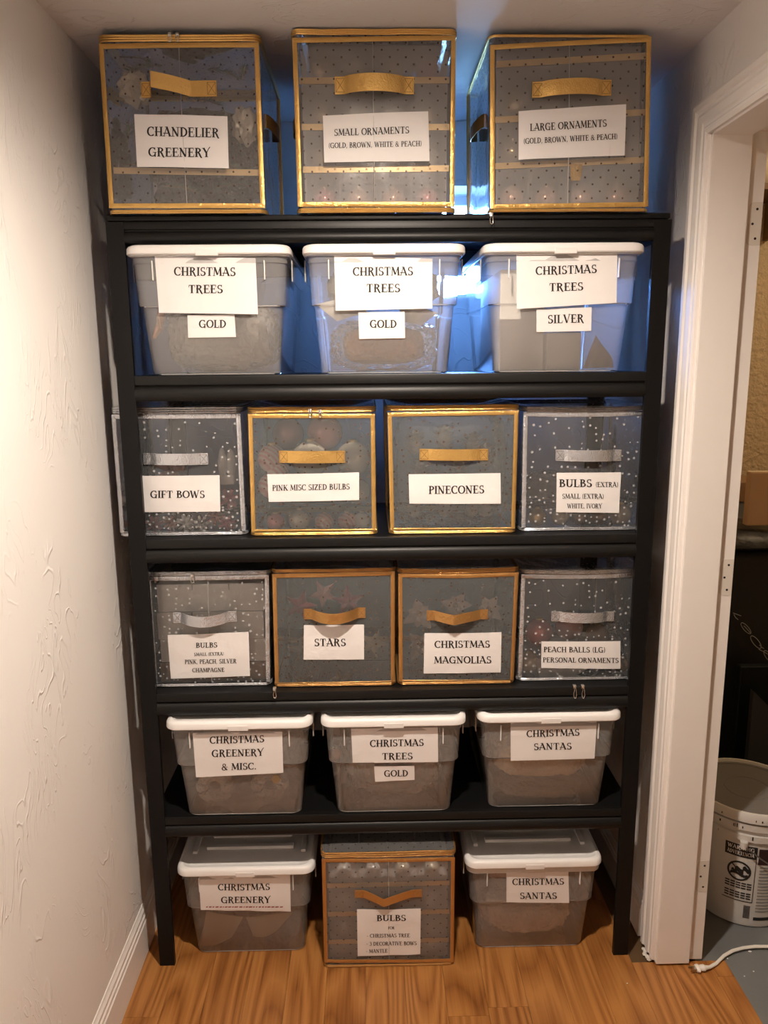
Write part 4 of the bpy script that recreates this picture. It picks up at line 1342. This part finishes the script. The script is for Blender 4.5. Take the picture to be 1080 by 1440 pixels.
# --- white and ivory spares
g6 = BAGS[6]; c_ = Vector(((g6['x0']+g6['x1'])/2, .046+.13, at(820, 690, .046+.12).z+.012)); film('plastic_bag', c_, (.118, .05, .040), 'folded clear plastic film inside the BULBS EXTRA, WHITE, IVORY bag', 'plastic bag', WRAP, 4.0)
for (u, v, r, mt, nm) in [(787, 734, .022, B_CREAM, 'patterned cream'), (842, 737, .022, B_BROWN, 'brown'), (872, 730, .026, B_CREAM, 'ivory'), (755, 735, .022, B_GOLD, 'gold'), (815, 738, .020, B_BROWN, 'small brown')]:
    bauble(inside(at(u, v, .046+.045), (r, r, r), 6), r, mt, nm+' bauble in the BULBS EXTRA, WHITE, IVORY bag', 'baubles in the WHITE, IVORY bag')
# --- white cartons of bulbs
def carton(x0, x1, y0, y1, z0, z1, label, group, mat=WBOX, seam=True):
    t = thing('carton', ((x0+x1)/2, (y0+y1)/2, z0), label, 'carton', group)
    b = MB(); b.box(x0, x1, y0, y1, z0, z1, .002); b.build('box_body', mat, t)
    if seam:
        for f in (.33, .67):
            q = MB(); xx = lerp(x0, x1, f); q.box(xx-.0012, xx+.0012, y0-.0008, y0+.002, z1-.016, z1-.001); q.build('lid_slot', GREYT, t)
    return t
zz = SH[4]+.003
Yk = .046+.022
xl_, xr_ = at(222, 890, Yk).x, at(374, 890, Yk).x
hs = [(.050, 'lowest', CARD2), (.060, 'third', WBOX), (.070, 'second', WBOX), (.070, 'topmost', WBOX)]
for k, (h_, nm, mt) in enumerate(hs):
    carton(xl_+.003*(k % 2), xr_-.004*((k+1) % 2), Yk+.003*(k % 2), Yk+.24, zz, zz+h_, '%s carton, %s of the stack in the BULBS PINK, PEACH, SILVER bag' % ('brown' if mt is CARD2 else 'white', nm), 'cartons of bulbs', mt, mt is WBOX)
    zz += h_+.0004
# --- stars
def star(p, r, mat, label, rot):
    b = MB()
    ring = []
    for k in range(10):
        a = rot + math.pi*k/5
        rr = r if k % 2 == 0 else r*.42
        ring.append(p + Vector((rr*math.cos(a), 0, rr*math.sin(a))))
    vs = ring + [p+Vector((0, -r*.22, 0)), p+Vector((0, r*.22, 0))]
    fs = [(k, (k+1) % 10, 10) for k in range(10)] + [((k+1) % 10, k, 11) for k in range(10)]
    b.add(vs, fs)
    tag(b.build('star_ornament', mat, None, False, p-Vector((0, 0, r))), label, 'star ornament', 'stars in the STARS bag')
for k, (u, v, dy, r, mt, nm) in enumerate([(406, 852, .09, .045, B_RED, 'red'), (490, 846, .09, .045, B_RED, 'red'), (455, 835, .12, .04, B_ROSE, 'rose'), (530, 905, .08, .04, B_CREAM, 'cream'), (420, 915, .11, .045, B_BROWN, 'brown'), (480, 940, .12, .04, B_BROWN, 'brown')]):
    star(inside(at(u, v, .034+dy), (r, r*.3, r), 8), r, mt, nm+' star ornament inside the STARS bag', k*.4)
# --- magnolias
PETAL = mat_basic('magnolia_petal', (0.82, 0.66, 0.58), 0.5, var=0.08)
def magnolia(p, r, label, seed):
    p = lift(p, r*1.02)
    t = thing('magnolia_flower', p-Vector((0, 0, r)), label, 'flower', 'flowers in the CHRISTMAS MAGNOLIAS bag')
    for k in range(7):
        a = 2*math.pi*k/7 + seed
        lv = .72 if k % 2 else 1.0
        d = Vector((math.cos(a), 0, math.sin(a))); n_ = Vector((-math.sin(a), 0, math.cos(a)))
        b = MB()
        b.grid(lambda s, tt: p + d*(r*lv*tt) + n_*((s-.5)*r*.62*math.sin(math.pi*(.10+.88*tt**.8))) + Vector((0, -r*(.35*tt*tt + .15*(2*s-1)**2) , 0)), 4, 5)
        b.build('petal', PETAL, t, True)
    b = MB(); b.blob(p+Vector((0, -.006, 0)), r*.16, r*.2, r*.16, .2, 4, 2, seed); b.build('flower_centre', B_GOLD, t, True)
for k, (u, v, r) in enumerate([(585, 862, .045), (592, 905, .045), (640, 850, .04), (700, 925, .05), (690, 855, .04), (640, 945, .045)]):
    magnolia(inside(at(u, v, .034+.09), (r, r*.6, r), 9), r, 'pale pink magnolia inside the CHRISTMAS MAGNOLIAS bag', k*.5)
# --- peach balls and personal ornaments
for (u, v, dy, r, mt, nm) in [(758, 888, .07, .034, B_PINK, 'large coral'), (800, 880, .10, .036, B_ROSE, 'large rose'), (872, 945, .04, .020, B_GOLD, 'small gold'), (840, 893, .09, .030, B_BROWN, 'brown'), (850, 950, .06, .022, B_BROWN, 'small brown'), (742, 940, .05, .026, B_CREAM, 'cream')]:
    bauble(inside(at(u, v, .046+dy), (r, r, r), 10), r, mt, nm+' bauble in the PEACH BALLS bag', 'baubles in the PEACH BALLS bag')
q0 = [at(752, 925, .046+.022), at(835, 935, .046+.024), at(812, 949, .046+.03), at(760, 955, .046+.026)]
b = MB(); b.slab(lambda s, t: q0[0].lerp(q0[1], s).lerp(q0[3].lerp(q0[2], s), t), 8, 3, Vector((0, .0006, 0)))
tag(b.build('tissue_sheet', PAPER, None, True, q0[3]), 'white tissue sheet folded inside the PEACH BALLS bag', 'tissue paper')

# --- bin contents
def bundle(name, c, r3, label, cat, col, seed, amp=.22, rough=.25, freq=3.5, group=None):
    col = [min(.85, k_*1.35) for k_ in col]
    mt = mat_basic(name+'_%d' % seed, col, rough, bump=(34, .9, .02), var=.12, varscale=14)
    b = MB(); b.blob(c, r3[0]*.95, r3[1]*.92, r3[2]*.95, amp*.6, freq, 5, seed*1.37, .55, .9)
    return tag(b.build(name, mt, None, 'all', c-Vector((0, 0, r3[2]))), label, cat, group)
z2 = SH[2]+.003
bx = world_of(bin1)
bundle('wrapped_tree', Vector((bx.x, bx.y-.02, z2+.082)), (.092, .112, .058), 'film-wrapped tabletop tree in the bin beside the rack post', 'wrapped tree', (0.50, 0.42, 0.35), 1, .2)
film('plastic_bag', Vector((bx.x, bx.y-.02, z2+.085)), (.126, .155, .08), 'crinkled plastic bag in the bin beside the rack post', 'plastic bag', WRAP, 7.0)
b = MB(); p0 = at(216, 476, .03); p1 = at(226, 446, .035); p2 = at(230, 420, .04); b.tube([p0, p0.lerp(p1, .5)+Vector((.004, 0, 0)), p1, p2], lambda t: .004+.006*math.sin(math.pi*t), 8)
tag(b.build('ribbon_tail', B_PEACH, None, True, p0), 'peach ribbon tail curling inside the bin beside the rack post', 'ribbon')
bx = world_of(bin2)
bundle('wrapped_tree', Vector((bx.x, bx.y-.03, z2+.062)), (.096, .116, .043), 'peach film-wrapped tabletop tree under the paper cones', 'wrapped tree', (0.62, 0.30, 0.16), 2, .16)
film('plastic_bag', Vector((bx.x, bx.y-.03, z2+.062)), (.126, .152, .060), 'crinkled plastic bag under the white paper cones', 'plastic bag', WRAP2, 9.0)
bundle('window_blocker', Vector((bx.x, bx.y-.01, z2+.195)), (.130, .15, .042), 'pale grey crumpled filler added to block the window glow in the bin with the paper cones', 'tissue paper', (.50, .50, .47), 13, .2, .6)  # opaque filler added to keep the bright window from showing through this bin
def cone_sheet(quad, dy, label):
    cs = [at(u, v, YB+dy) for u, v in quad]
    b = MB()
    b.slab(lambda s, t: cs[0].lerp(cs[1], s).lerp(cs[3].lerp(cs[2], s), t) + Vector((0, -.018*math.sin(math.pi*s), 0)), 10, 6, Vector((0, .0012, 0)))
    tag(b.build('paper_cone', WBOX, None, True, cs[3]), label, 'paper cone', 'paper cones in a bin')
cone_sheet([(444, 428), (512, 415), (516, 440), (474, 452)], .052, 'white paper cone standing to the left of the GOLD label inside a bin')
cone_sheet([(560, 425), (616, 440), (592, 458), (566, 452)], .052, 'white paper cone standing to the right of the GOLD label inside a bin')
bx = world_of(bin3)
def box_px(u0, v0, u1, Y, dep, z0, label, mat=WBOX, name='gift_box'):
    a = at(u0, v0, Y); c = at(u1, v0, Y)
    b = MB(); b.box(a.x, c.x, Y, Y+dep, z0, a.z, .003)
    o = tag(b.build(name, mat, None, False, ((a.x+c.x)/2, Y+dep/2, z0)), label, 'box', 'boxes in the SILVER bin')
    return o
box_px(704, 379, 768, .040, .30, z2, 'tall cream box standing on end inside the SILVER bin')
box_px(769, 468, 818, .024, .10, z2, 'small white box below the SILVER label')
b = MB(); p0 = at(820, 518, .04); p1 = at(838, 470, .05); p2 = at(862, 517, .05)
b.slab(lambda s, t: p0.lerp(p2, s) + (p1-p0)*(t*(1-s)**.8) + Vector((0, .01*math.sin(s*6), 0)), 10, 4, Vector((0, .003, 0)))
tag(b.build('felt_cloth', mat_basic('mauve_felt', (.45, .33, .31), .8), None, True, p0), 'mauve felt cloth folded inside the SILVER bin', 'cloth')
z5 = SH[5]+.003
bx = world_of(bin4)
for k, (u, v) in enumerate([(303, 1112), (380, 1105)]):
    c_ = at(u, v, .055); c_.z = z5+.052; b = MB()
    prof = []
    ring = []
    R_, r_ = .031, .018
    for i in range(28):
        a = 2*math.pi*i/28
        ring.append(c_ + Vector((R_*math.cos(a), 0, R_*math.sin(a))))
    b.tube(ring, r_, 10, True)
    tag(b.build('garland_roll', mat_basic('frosted_garland', (.66, .63, .58), .6, bump=(60, .9, .02), var=.15, varscale=40), None, 'all', c_-Vector((0, 0, .062))), 'frosted white garland roll %s inside the GREENERY & MISC. bin' % ('with a yellow tag' if k else 'without a tag'), 'garland', 'garland rolls')
c_ = at(388, 1096, .026); b = MB(); b.loft([[c_+Vector((.012*math.cos(math.pi*k/3), y, .012*math.sin(math.pi*k/3))) for k in range(6)] for y in (0, .004)])
tag(b.build('price_tag', mat_basic('yellow_tag', (.72, .48, .08), .5), None, False, c_), 'yellow hexagonal tag on a garland roll', 'tag')
bundle('wrapped_bundle', Vector((bx.x, bx.y+.06, z5+.075)), (.125, .11, .070), 'pale film-wrapped bundle under the garland rolls', 'bundle', (.52, .48, .44), 4)
bx = world_of(bin5)
bundle('wrapped_tree', Vector((bx.x, bx.y-.02, z5+.096)), (.094, .118, .064), 'film-wrapped gold tree in the lowest-shelf CHRISTMAS TREES bin', 'wrapped tree', (.46, .38, .31), 5, .16)
film('plastic_bag', Vector((bx.x, bx.y-.02, z5+.1)), (.128, .16, .09), 'crinkled plastic bag in the lowest-shelf CHRISTMAS TREES bin', 'plastic bag', WRAP, 12.0)
bauble(at(471, 1060, .05), .016, B_PEACH, 'peach bauble in the lowest-shelf CHRISTMAS TREES bin', 'baubles in bins')
bx = world_of(bin6)
bundle('wrapped_figure', Vector((bx.x, bx.y-.03, z5+.106)), (.122, .15, .052), 'yellowish film-wrapped figure in the lowest-shelf SANTAS bin', 'wrapped figure', (.56, .44, .30), 6, .2)
bundle('wrapped_bundle', Vector((bx.x, bx.y-.03, z5+.024)), (.118, .15, .020), 'flat grey cloth bundle in the lowest-shelf SANTAS bin', 'bundle', (.30, .29, .27), 7, .15)
bx = world_of(bin7)
def sheet_px(quad, Y, mat, label, name, cat, bow=.012):
    cs = [at(u, v, Y) for u, v in quad]
    b = MB(); b.slab(lambda s, t: cs[0].lerp(cs[1], s).lerp(cs[3].lerp(cs[2], s), t) + Vector((0, -bow*math.sin(math.pi*s)*t, 0)), 10, 6, Vector((0, .002, 0)))
    return tag(b.build(name, mat, None, True, cs[3]), label, cat)
KRAFT = mat_basic('tan_paper', (.50, .40, .30), .7, var=.06)
sheet_px([(290, 1282), (342, 1290), (326, 1318), (282, 1330)], .062, KRAFT, 'tan paper sheet leaning inside the floor GREENERY bin, beside the bin corner', 'kraft_paper', 'paper')
sheet_px([(346, 1290), (412, 1283), (388, 1310), (356, 1316)], .060, KRAFT, 'folded tan paper sheet inside the floor GREENERY bin, under its label', 'kraft_paper', 'paper')
bundle('greenery_bundle', Vector((bx.x, bx.y, .085)), (.125, .14, .075), 'dusky brown greenery bundle in the floor GREENERY bin', 'greenery', (.22, .16, .14), 8, .2, .6)
bx = world_of(bin8)
bundle('wrapped_figure', Vector((bx.x, bx.y-.03, .070)), (.124, .15, .058), 'cream film-wrapped figure in the floor SANTAS bin', 'wrapped figure', (.62, .54, .46), 9, .2)
bundle('wrapped_figure', Vector((bx.x-.06, bx.y-.02, .176)), (.050, .10, .036), 'rosy wrapped figure lying on top in the floor SANTAS bin', 'wrapped figure', (.40, .24, .20), 10, .2)
bundle('wrapped_figure', Vector((bx.x+.065, bx.y-.02, .175)), (.045, .10, .034), 'tan wrapped figure lying on top in the floor SANTAS bin', 'wrapped figure', (.46, .38, .30), 11, .2)

# ------------------------------------------------------------------ utility room beyond the door
# paint pail
PC = Vector((1.005, 0.215, -.002))
pail = thing('paint_pail', PC, 'white plastic paint pail with printed label and grey lid, beyond the doorway', 'pail')
b = MB(); b.lathe([(.120, 0), (.128, .004), (.131, .02), (.142, .300), (.142, .340)], PC, 48, True, False); b.build('pail_body', PAIL, pail, True)
for z, r, h_ in ((.268, .148, .018), (.300, .150, .020)):
    q = MB(); q.lathe([(.1405, z), (r, z+.001), (r, z+h_), (.141, z+h_+.002)], PC, 48, False, False); q.build('stiffening_ring', PAIL, pail, True)
q = MB(); q.lathe([(.150, .326), (.1555, .328), (.1555, .348), (.152, .354), (.146, .354), (.143, .346)], PC, 48, False, False); lid = q.build('lid_rim', PAIL, pail, True)
q = MB(); q.lathe([(.1445, .3440), (.1445, .3465), (.136, .3465), (.135, .3485), (.131, .3485), (.130, .3465), (.062, .3465), (.061, .3480), (.058, .3480), (.057, .3465), (.003, .3465)], PC, 48); q.build('lid_top', PAILLID, pail, True)
def cyl(a, z, off=.0008):
    r = .131 + (z-.02)/.28*.011 + off
    return Vector((PC.x+r*math.cos(a), PC.y+r*math.sin(a), PC.z+z))
def patch(a0, a1, z0, z1, mat, name, off=.0006):
    q = MB(); q.grid(lambda s, t: cyl(lerp(a0, a1, s), lerp(z0, z1, t), off), 12, 4); return q.build(name, mat, pail, True)
AF = math.atan2(CP.y-PC.y, CP.x-PC.x)          # towards the doorway
lab_a = AF+.12
patch(lab_a-.42, lab_a+.14, .215, .252, INK, 'warning_band', .0007)
q = MB()
for (s_, z_, cap) in (('WARNING', .237, .011), ('ADVERTENCIA', .221, .011)):
    add_text(q, s_, lambda tx, ty, z_=z_, cap=cap: cyl(lerp(lab_a-.38, lab_a+.10, tx), z_+ty*cap, .0014))
q.build('warning_lettering', PAPER, pail)
# round prohibition mark and frame
def ringm(ac, zc, R_, w):
    q = MB(); n = 28
    q.grid(lambda s, t: cyl(ac+(R_-w*t)*math.cos(2*math.pi*s)/.138, zc+(R_-w*t)*math.sin(2*math.pi*s), .0012), n, 1)
    q.grid(lambda s, t: cyl(ac+lerp(-R_, R_, s)*.7/.138, zc+lerp(R_, -R_, s)*.7+(t-.5)*w, .0013), 8, 1)
    return q
ringm(lab_a-.14, .172, .030, .005).build('warning_symbol', INK, pail)
q = MB()
for (a0, a1, z0, z1) in ((-.30, .02, .158, .166), (-.22, -.06, .166, .182), (-.08, .05, .172, .186), (-.28, -.18, .166, .174)):
    q.grid(lambda s, t: cyl(lab_a+lerp(a0, a1, s), lerp(z0, z1, t)+.004*math.sin(6*s), .0011), 6, 2)
q.build('warning_pictogram', INK, pail)
q = MB()
for k in range(7):
    z = .134-k*.0075
    if k == 3:
        continue
    for i in range(5):
        a0 = lab_a-.38+i*.10
        q.grid(lambda s, t: cyl(lerp(a0, a0+.085, s), z+t*.004, .0012), 2, 1)
q.build('small_print', INK, pail)
q = MB()
for (a0, a1, z0, z1) in ((lab_a-.42, lab_a+.14, .080, .0825), (lab_a+.137, lab_a+.15, .080, .252)):
    q.grid(lambda s, t: cyl(lerp(a0, a1, s), lerp(z0, z1, t), .0011), 8, 2)
q.build('label_frame', INK, pail)
patch(lab_a+.18, lab_a+1.15, .200, .248, MAROON, 'brand_band')
q = MB(); add_text(q, 'A', lambda tx, ty: cyl(lerp(lab_a+.44, lab_a+.52, tx), .214+ty*.016, .0014)); q.build('brand_lettering', PAPER, pail)
q = MB()
for k in range(15):
    z = .190-k*.0098
    w = .80 if k % 4 else .55
    q.grid(lambda s, t: cyl(lerp(lab_a+.22, lab_a+.22+w, s), z+t*.0038, .0011), 10, 1)
q.build('small_print', GREYT, pail)
patch(lab_a+.20, lab_a+1.05, .026, .036, INK, 'lower_band')
q = MB()
for k in range(9):
    a0 = lab_a+.00+k*.014
    q.grid(lambda s, t: cyl(lerp(a0, a0+.008, s), lerp(.030, .070, t), .0011), 1, 1)
q.build('bar_print', INK, pail)
# scuffs on the rings
rs = random.Random(5)
q = MB()
for k in range(16):
    a = AF-.6+rs.random()*1.6
    z = rs.choice((.275, .306, .334)); r = {.275: .1484, .306: .1504, .334: .1559}[z]
    w = rs.uniform(.01, .03); h_ = rs.uniform(.004, .012)
    q.grid(lambda s, t: Vector((PC.x+r*math.cos(a+w*s), PC.y+r*math.sin(a+w*s), PC.z+z+h_*t)), 2, 1)
q.build('scuff_mark', INK, pail)
# bail
a0 = lab_a-.10
e0 = cyl(a0, .262, .012); e1 = cyl(a0+math.pi, .262, .012)
q = MB(); q.lathe([(.010, 0), (.010, .018)], e0-Vector((0, 0, .009)), 12); q.build('bail_ear', PAIL, pail)
pts = []
mid = (e0+e1)/2
for k in range(25):
    a = math.pi*k/24
    sd = Vector((-(e0-mid).y, (e0-mid).x, 0)).normalized()
    pts.append(mid + (e0-mid)*math.cos(a)*1.04 + sd*(.170*math.sin(a)) + Vector((0, 0, -.115*math.sin(a))))
q = MB(); q.tube(pts, .0022, 6); q.build('bail', STEEL, pail, True)

# tall black case, folded leather on it, cartons
KY = .62
def soft_box(x0, x1, y0, y1, z0, z1, r):
    q = MB(); q.box(x0, x1, y0, y1, z0, z1, r, 4); return q
case = thing('travel_case', (1.42, KY+.14, 0), 'tall black soft travel case with pale script lettering, in the utility room', 'travel case')
zc = at(1056, 742, KY).z
soft_box(1.02, 1.78, KY, KY+.28, 0.0, zc-.072, .05).build('case_body', NYLON, case, True)
q = MB()
for pts_ in ([(1031, 862), (1042, 866)], [(1032, 864), (1034, 868), (1038, 871.5)]):
    q.tube([at(u, v, KY-.0015) for u, v in pts_], .0011, 5)
def oval(uc, vc, la, lb, ang):
    return [(uc+la*math.cos(t)*math.cos(ang)-lb*math.sin(t)*math.sin(ang), vc+la*math.cos(t)*math.sin(ang)+lb*math.sin(t)*math.cos(ang)) for t in [2*math.pi*k/18 for k in range(19)]]
q.tube([at(u, v, KY-.0015) for u, v in oval(1049, 883.5, 10, 3.4, .85)], .0011, 5)
q.tube([at(u, v, KY-.0015) for u, v in [(1046, 880), (1050, 884), (1055, 890)]], .0011, 5)
q.tube([at(u, v, KY-.0015) for u, v in oval(1063, 903, 11, 4, .9)], .0013, 5)
q.tube([at(u, v, KY-.0015) for u, v in [(1068, 907), (1071, 910), (1074, 912)]], .0013, 5)
q.tube([at(u, v, KY-.0015) for u, v in [(1067, 913), (1073, 916), (1080, 920), (1088, 926)]], .0013, 5)
q.tube([at(u, v, KY-.0015) for u, v in oval(1081, 923, 10, 4, .9)], .0013, 5)
q.build('script_lettering', mat_basic('pale_thread', (.35, .34, .32), .6), case)
b = MB()
xs = [1.02+.76*k/24 for k in range(25)]
b.loft([[Vector((xx, KY+.14+(.15+.008*math.sin(xx*23))*math.cos(a), zc-.064+(.056+.008*math.sin(xx*17+1))*max(-.12, math.sin(a)))) for a in [2*math.pi*k/20 for k in range(20)]] for xx in xs])
tag(b.build('leather_jacket', LEATH, None, True, (1.4, KY+.14, zc-.06)), 'folded black leather lying on the travel case', 'jacket')
def ubox(u0, v0, x1, Y, dep, z0, label, mat):
    a = at(u0, v0, Y)
    t = thing('cardboard_box', ((a.x+x1)/2, Y+dep/2, z0), label, 'cardboard box')
    q = MB(); q.box(a.x, x1, Y, Y+dep, z0, a.z, .004); q.build('box_body', mat, t)
    q = MB(); q.box(a.x+.002, x1-.002, Y+dep/2-.012, Y+dep/2+.012, a.z-.0005, a.z+.0006); q.build('tape', CREAM, t)
    return t
ubox(1056, 664, 1.62, KY+.03, .03, zc-.001, 'flat light brown cardboard carton standing on the folded black leather', CARD)
# rear bench with two small items seen past the box
bz = at(1045, 736, .98).z
t = thing('workbench', (1.5, 1.22, 0), 'plain dark workbench against the beige stucco wall', 'workbench')
q = MB(); q.box(.95, 2.1, .96, 1.5, bz-.03, bz); q.build('bench_top', BROWNW, t)
for xx in (.98, 2.03):
    for yy in (.98, 1.43):
        q = MB(); q.box(xx, xx+.05, yy, yy+.05, 0, bz-.03); q.build('leg', BROWNW, t)
a = at(1030, 706, .99); c = at(1057, 706, .99)
b = MB(); b.box(a.x, c.x+.05, .99, 1.19, bz, a.z, .004); tag(b.build('storage_tin', mat_basic('dull_grey_paint', (.22, .22, .21), .5), None, False, ((a.x+c.x)/2, 1.09, bz)), 'dull grey tin on the workbench under a dark carton', 'tin')
a2 = at(1030, 678, .99); c2 = at(1058, 678, .99)
b = MB(); b.box(a2.x-.01, c2.x+.05, .985, 1.2, a.z, a2.z, .003); tag(b.build('cardboard_box', CARD2, None, False, ((a2.x+c2.x)/2, 1.09, a.z)), 'small dark brown carton on top of the grey tin', 'cardboard box')
# dark panel and grey plate low in front of the case
b = MB(); pa = at(1042, 938, .50); b.box(pa.x, pa.x+.14, .50, .53, 0, pa.z, .004); tag(b.build('monitor_panel', mat_basic('dark_teal_plastic', (.005, .007, .008), .5, spec=.2), None, False, (pa.x+.07, .51, 0)), 'upright black plastic panel in front of the travel case', 'panel')
pb = at(1060, 972, .44); pts = [Vector((pb.x, .44, 0)), Vector((pb.x+.16, .44, 0)), Vector((pb.x+.16, .44, pb.z-.16)), Vector((pb.x+.06, .44, pb.z-.06)), Vector((pb.x, .44, pb.z))]
b = MB(); b.loft([[p+Vector((0, d_, 0)) for p in pts] for d_ in (.02, 0)]); tag(b.build('metal_plate', mat_basic('dark_grey_steel', (.025, .025, .025), .55), None, False, (pb.x+.08, .45, 0)), 'dark grey steel plate with a sloping top behind the paint pail', 'plate')
# high shelf with a cream roll
sz = at(1078, 262, 1.35).z
t = thing('wall_shelf', (1.7, 1.48, sz), 'brown board shelf high on the beige stucco wall', 'shelf')
q = MB(); q.box(1.40, 2.3, 1.35, NY1, sz-.01, sz+.012); q.build('shelf_board', BROWNW, t)
for xx in (1.62, 2.15):
    q = MB(); q.box(xx, xx+.02, 1.40, NY1, sz-.16, sz-.01); q.build('bracket', BROWNW, t)
rz = at(1078, 200, 1.42).z
b = MB(); rr_ = (rz-sz-.012)/2; b.tube([Vector((1.48+.06*k, 1.46, sz+.012+rr_+.003*math.sin(k*2))) for k in range(12)], lambda tt: rr_*(1+.05*math.sin(tt*20)), 20)
tag(b.build('insulation_roll', CREAM, None, True, (1.8, 1.46, sz+.012)), 'cream roll lying on the high board shelf', 'roll')

# extension cord with plug across the threshold
cord = thing('power_cord', (.79, -.06, 0), 'white two-prong power cord lying across the threshold', 'power cord')
def fl_(u, v, z):
    d = RT*((u-540)/FPX) + DN*((v-720)/FPX) + FW
    return CP + d*((z-CP.z)/d.z)
path = [fl_(u, v, .006) for u, v in [(998, 1360), (1007, 1355), (1018, 1344), (1030, 1337), (1045, 1333), (1062, 1331), (1085, 1331), (1110, 1333), (1140, 1338)]]
sm = []
for k in range(len(path)-1):
    for i in range(4):
        sm.append(path[k].lerp(path[k+1], i/4))
for o_ in (-.0022, .0022):
    q = MB(); q.tube([p+Vector((0, o_, .0)) for p in sm], .0026, 8); q.build('wire', CORD, cord, True)
pa, pb = fl_(978, 1362, .008), fl_(998, 1360, .008)
dv = (pb-pa); ln_ = dv.length; dv.normalize(); sv = Vector((-dv.y, dv.x, 0))
q = MB()
prof = [(0, .010, .006), (.12, .0125, .0075), (.22, .0125, .0075), (.26, .008, .0065), (.5, .0095, .007), (.62, .0095, .007), (.7, .0065, .005), (1.0, .0045, .0035), (1.08, .0035, .003)]
q.loft([[pa + dv*(ln_*f) + sv*(w*math.cos(a)) + Vector((0, 0, h_*math.sin(a))) for a in [2*math.pi*k/12 for k in range(12)]] for f, w, h_ in prof])
q.build('plug_body', CORD, cord, True)
for s_ in (-1, 1):
    q = MB(); c_ = pa + sv*(.0063*s_)
    e_ = c_ - dv*.016
    q.loft([[p_ + sv*x_ + Vector((0, 0, z_)) for x_, z_ in ((-.0008, -.003), (.0008, -.003), (.0008, .003), (-.0008, .003))] for p_ in (e_, c_+dv*.002)])
    q.build('prong', BRASS, cord)
# flakes of paint on the grey floor
for k, (u, v) in enumerate([(1055, 1337), (1047, 1372), (1023, 1347), (1060, 1365), (882, 1383)]):
    p = fl_(u, v, .001)
    if p.x > .857:
        p.z = -.002
    else:
        p.z = 0
    b = MB(); b.blob(p+Vector((0, 0, .0012)), .005 if k == 0 else .0022, .003 if k == 0 else .0018, .0013, .4, 3, 1, k)
    tag(b.build('paint_flake', PAPER, None, False, p), 'white paint flake on the floor by the doorway', 'debris', 'paint flakes by the doorway')

# faint red line of tiny print at the foot of the floor GREENERY label
_lab = [c for c in bin7.children if c.name.startswith('paper_label')][0]
q = MB()
rt = random.Random(21)
u = 290.0
while u < 399:
    w = rt.uniform(1.6, 5.0)
    yy = .012+.003+.0065
    a = at(u, 1276.4, yy-.0045); c = at(u+w, 1276.0, yy-.0045)
    q.add([a, c, c+Vector((0, 0, .0030)), a+Vector((0, 0, .0030))], [(0, 1, 2, 3)])
    u += w+rt.uniform(.9, 2.0)
q.build('tiny_print', REDINK, _lab)
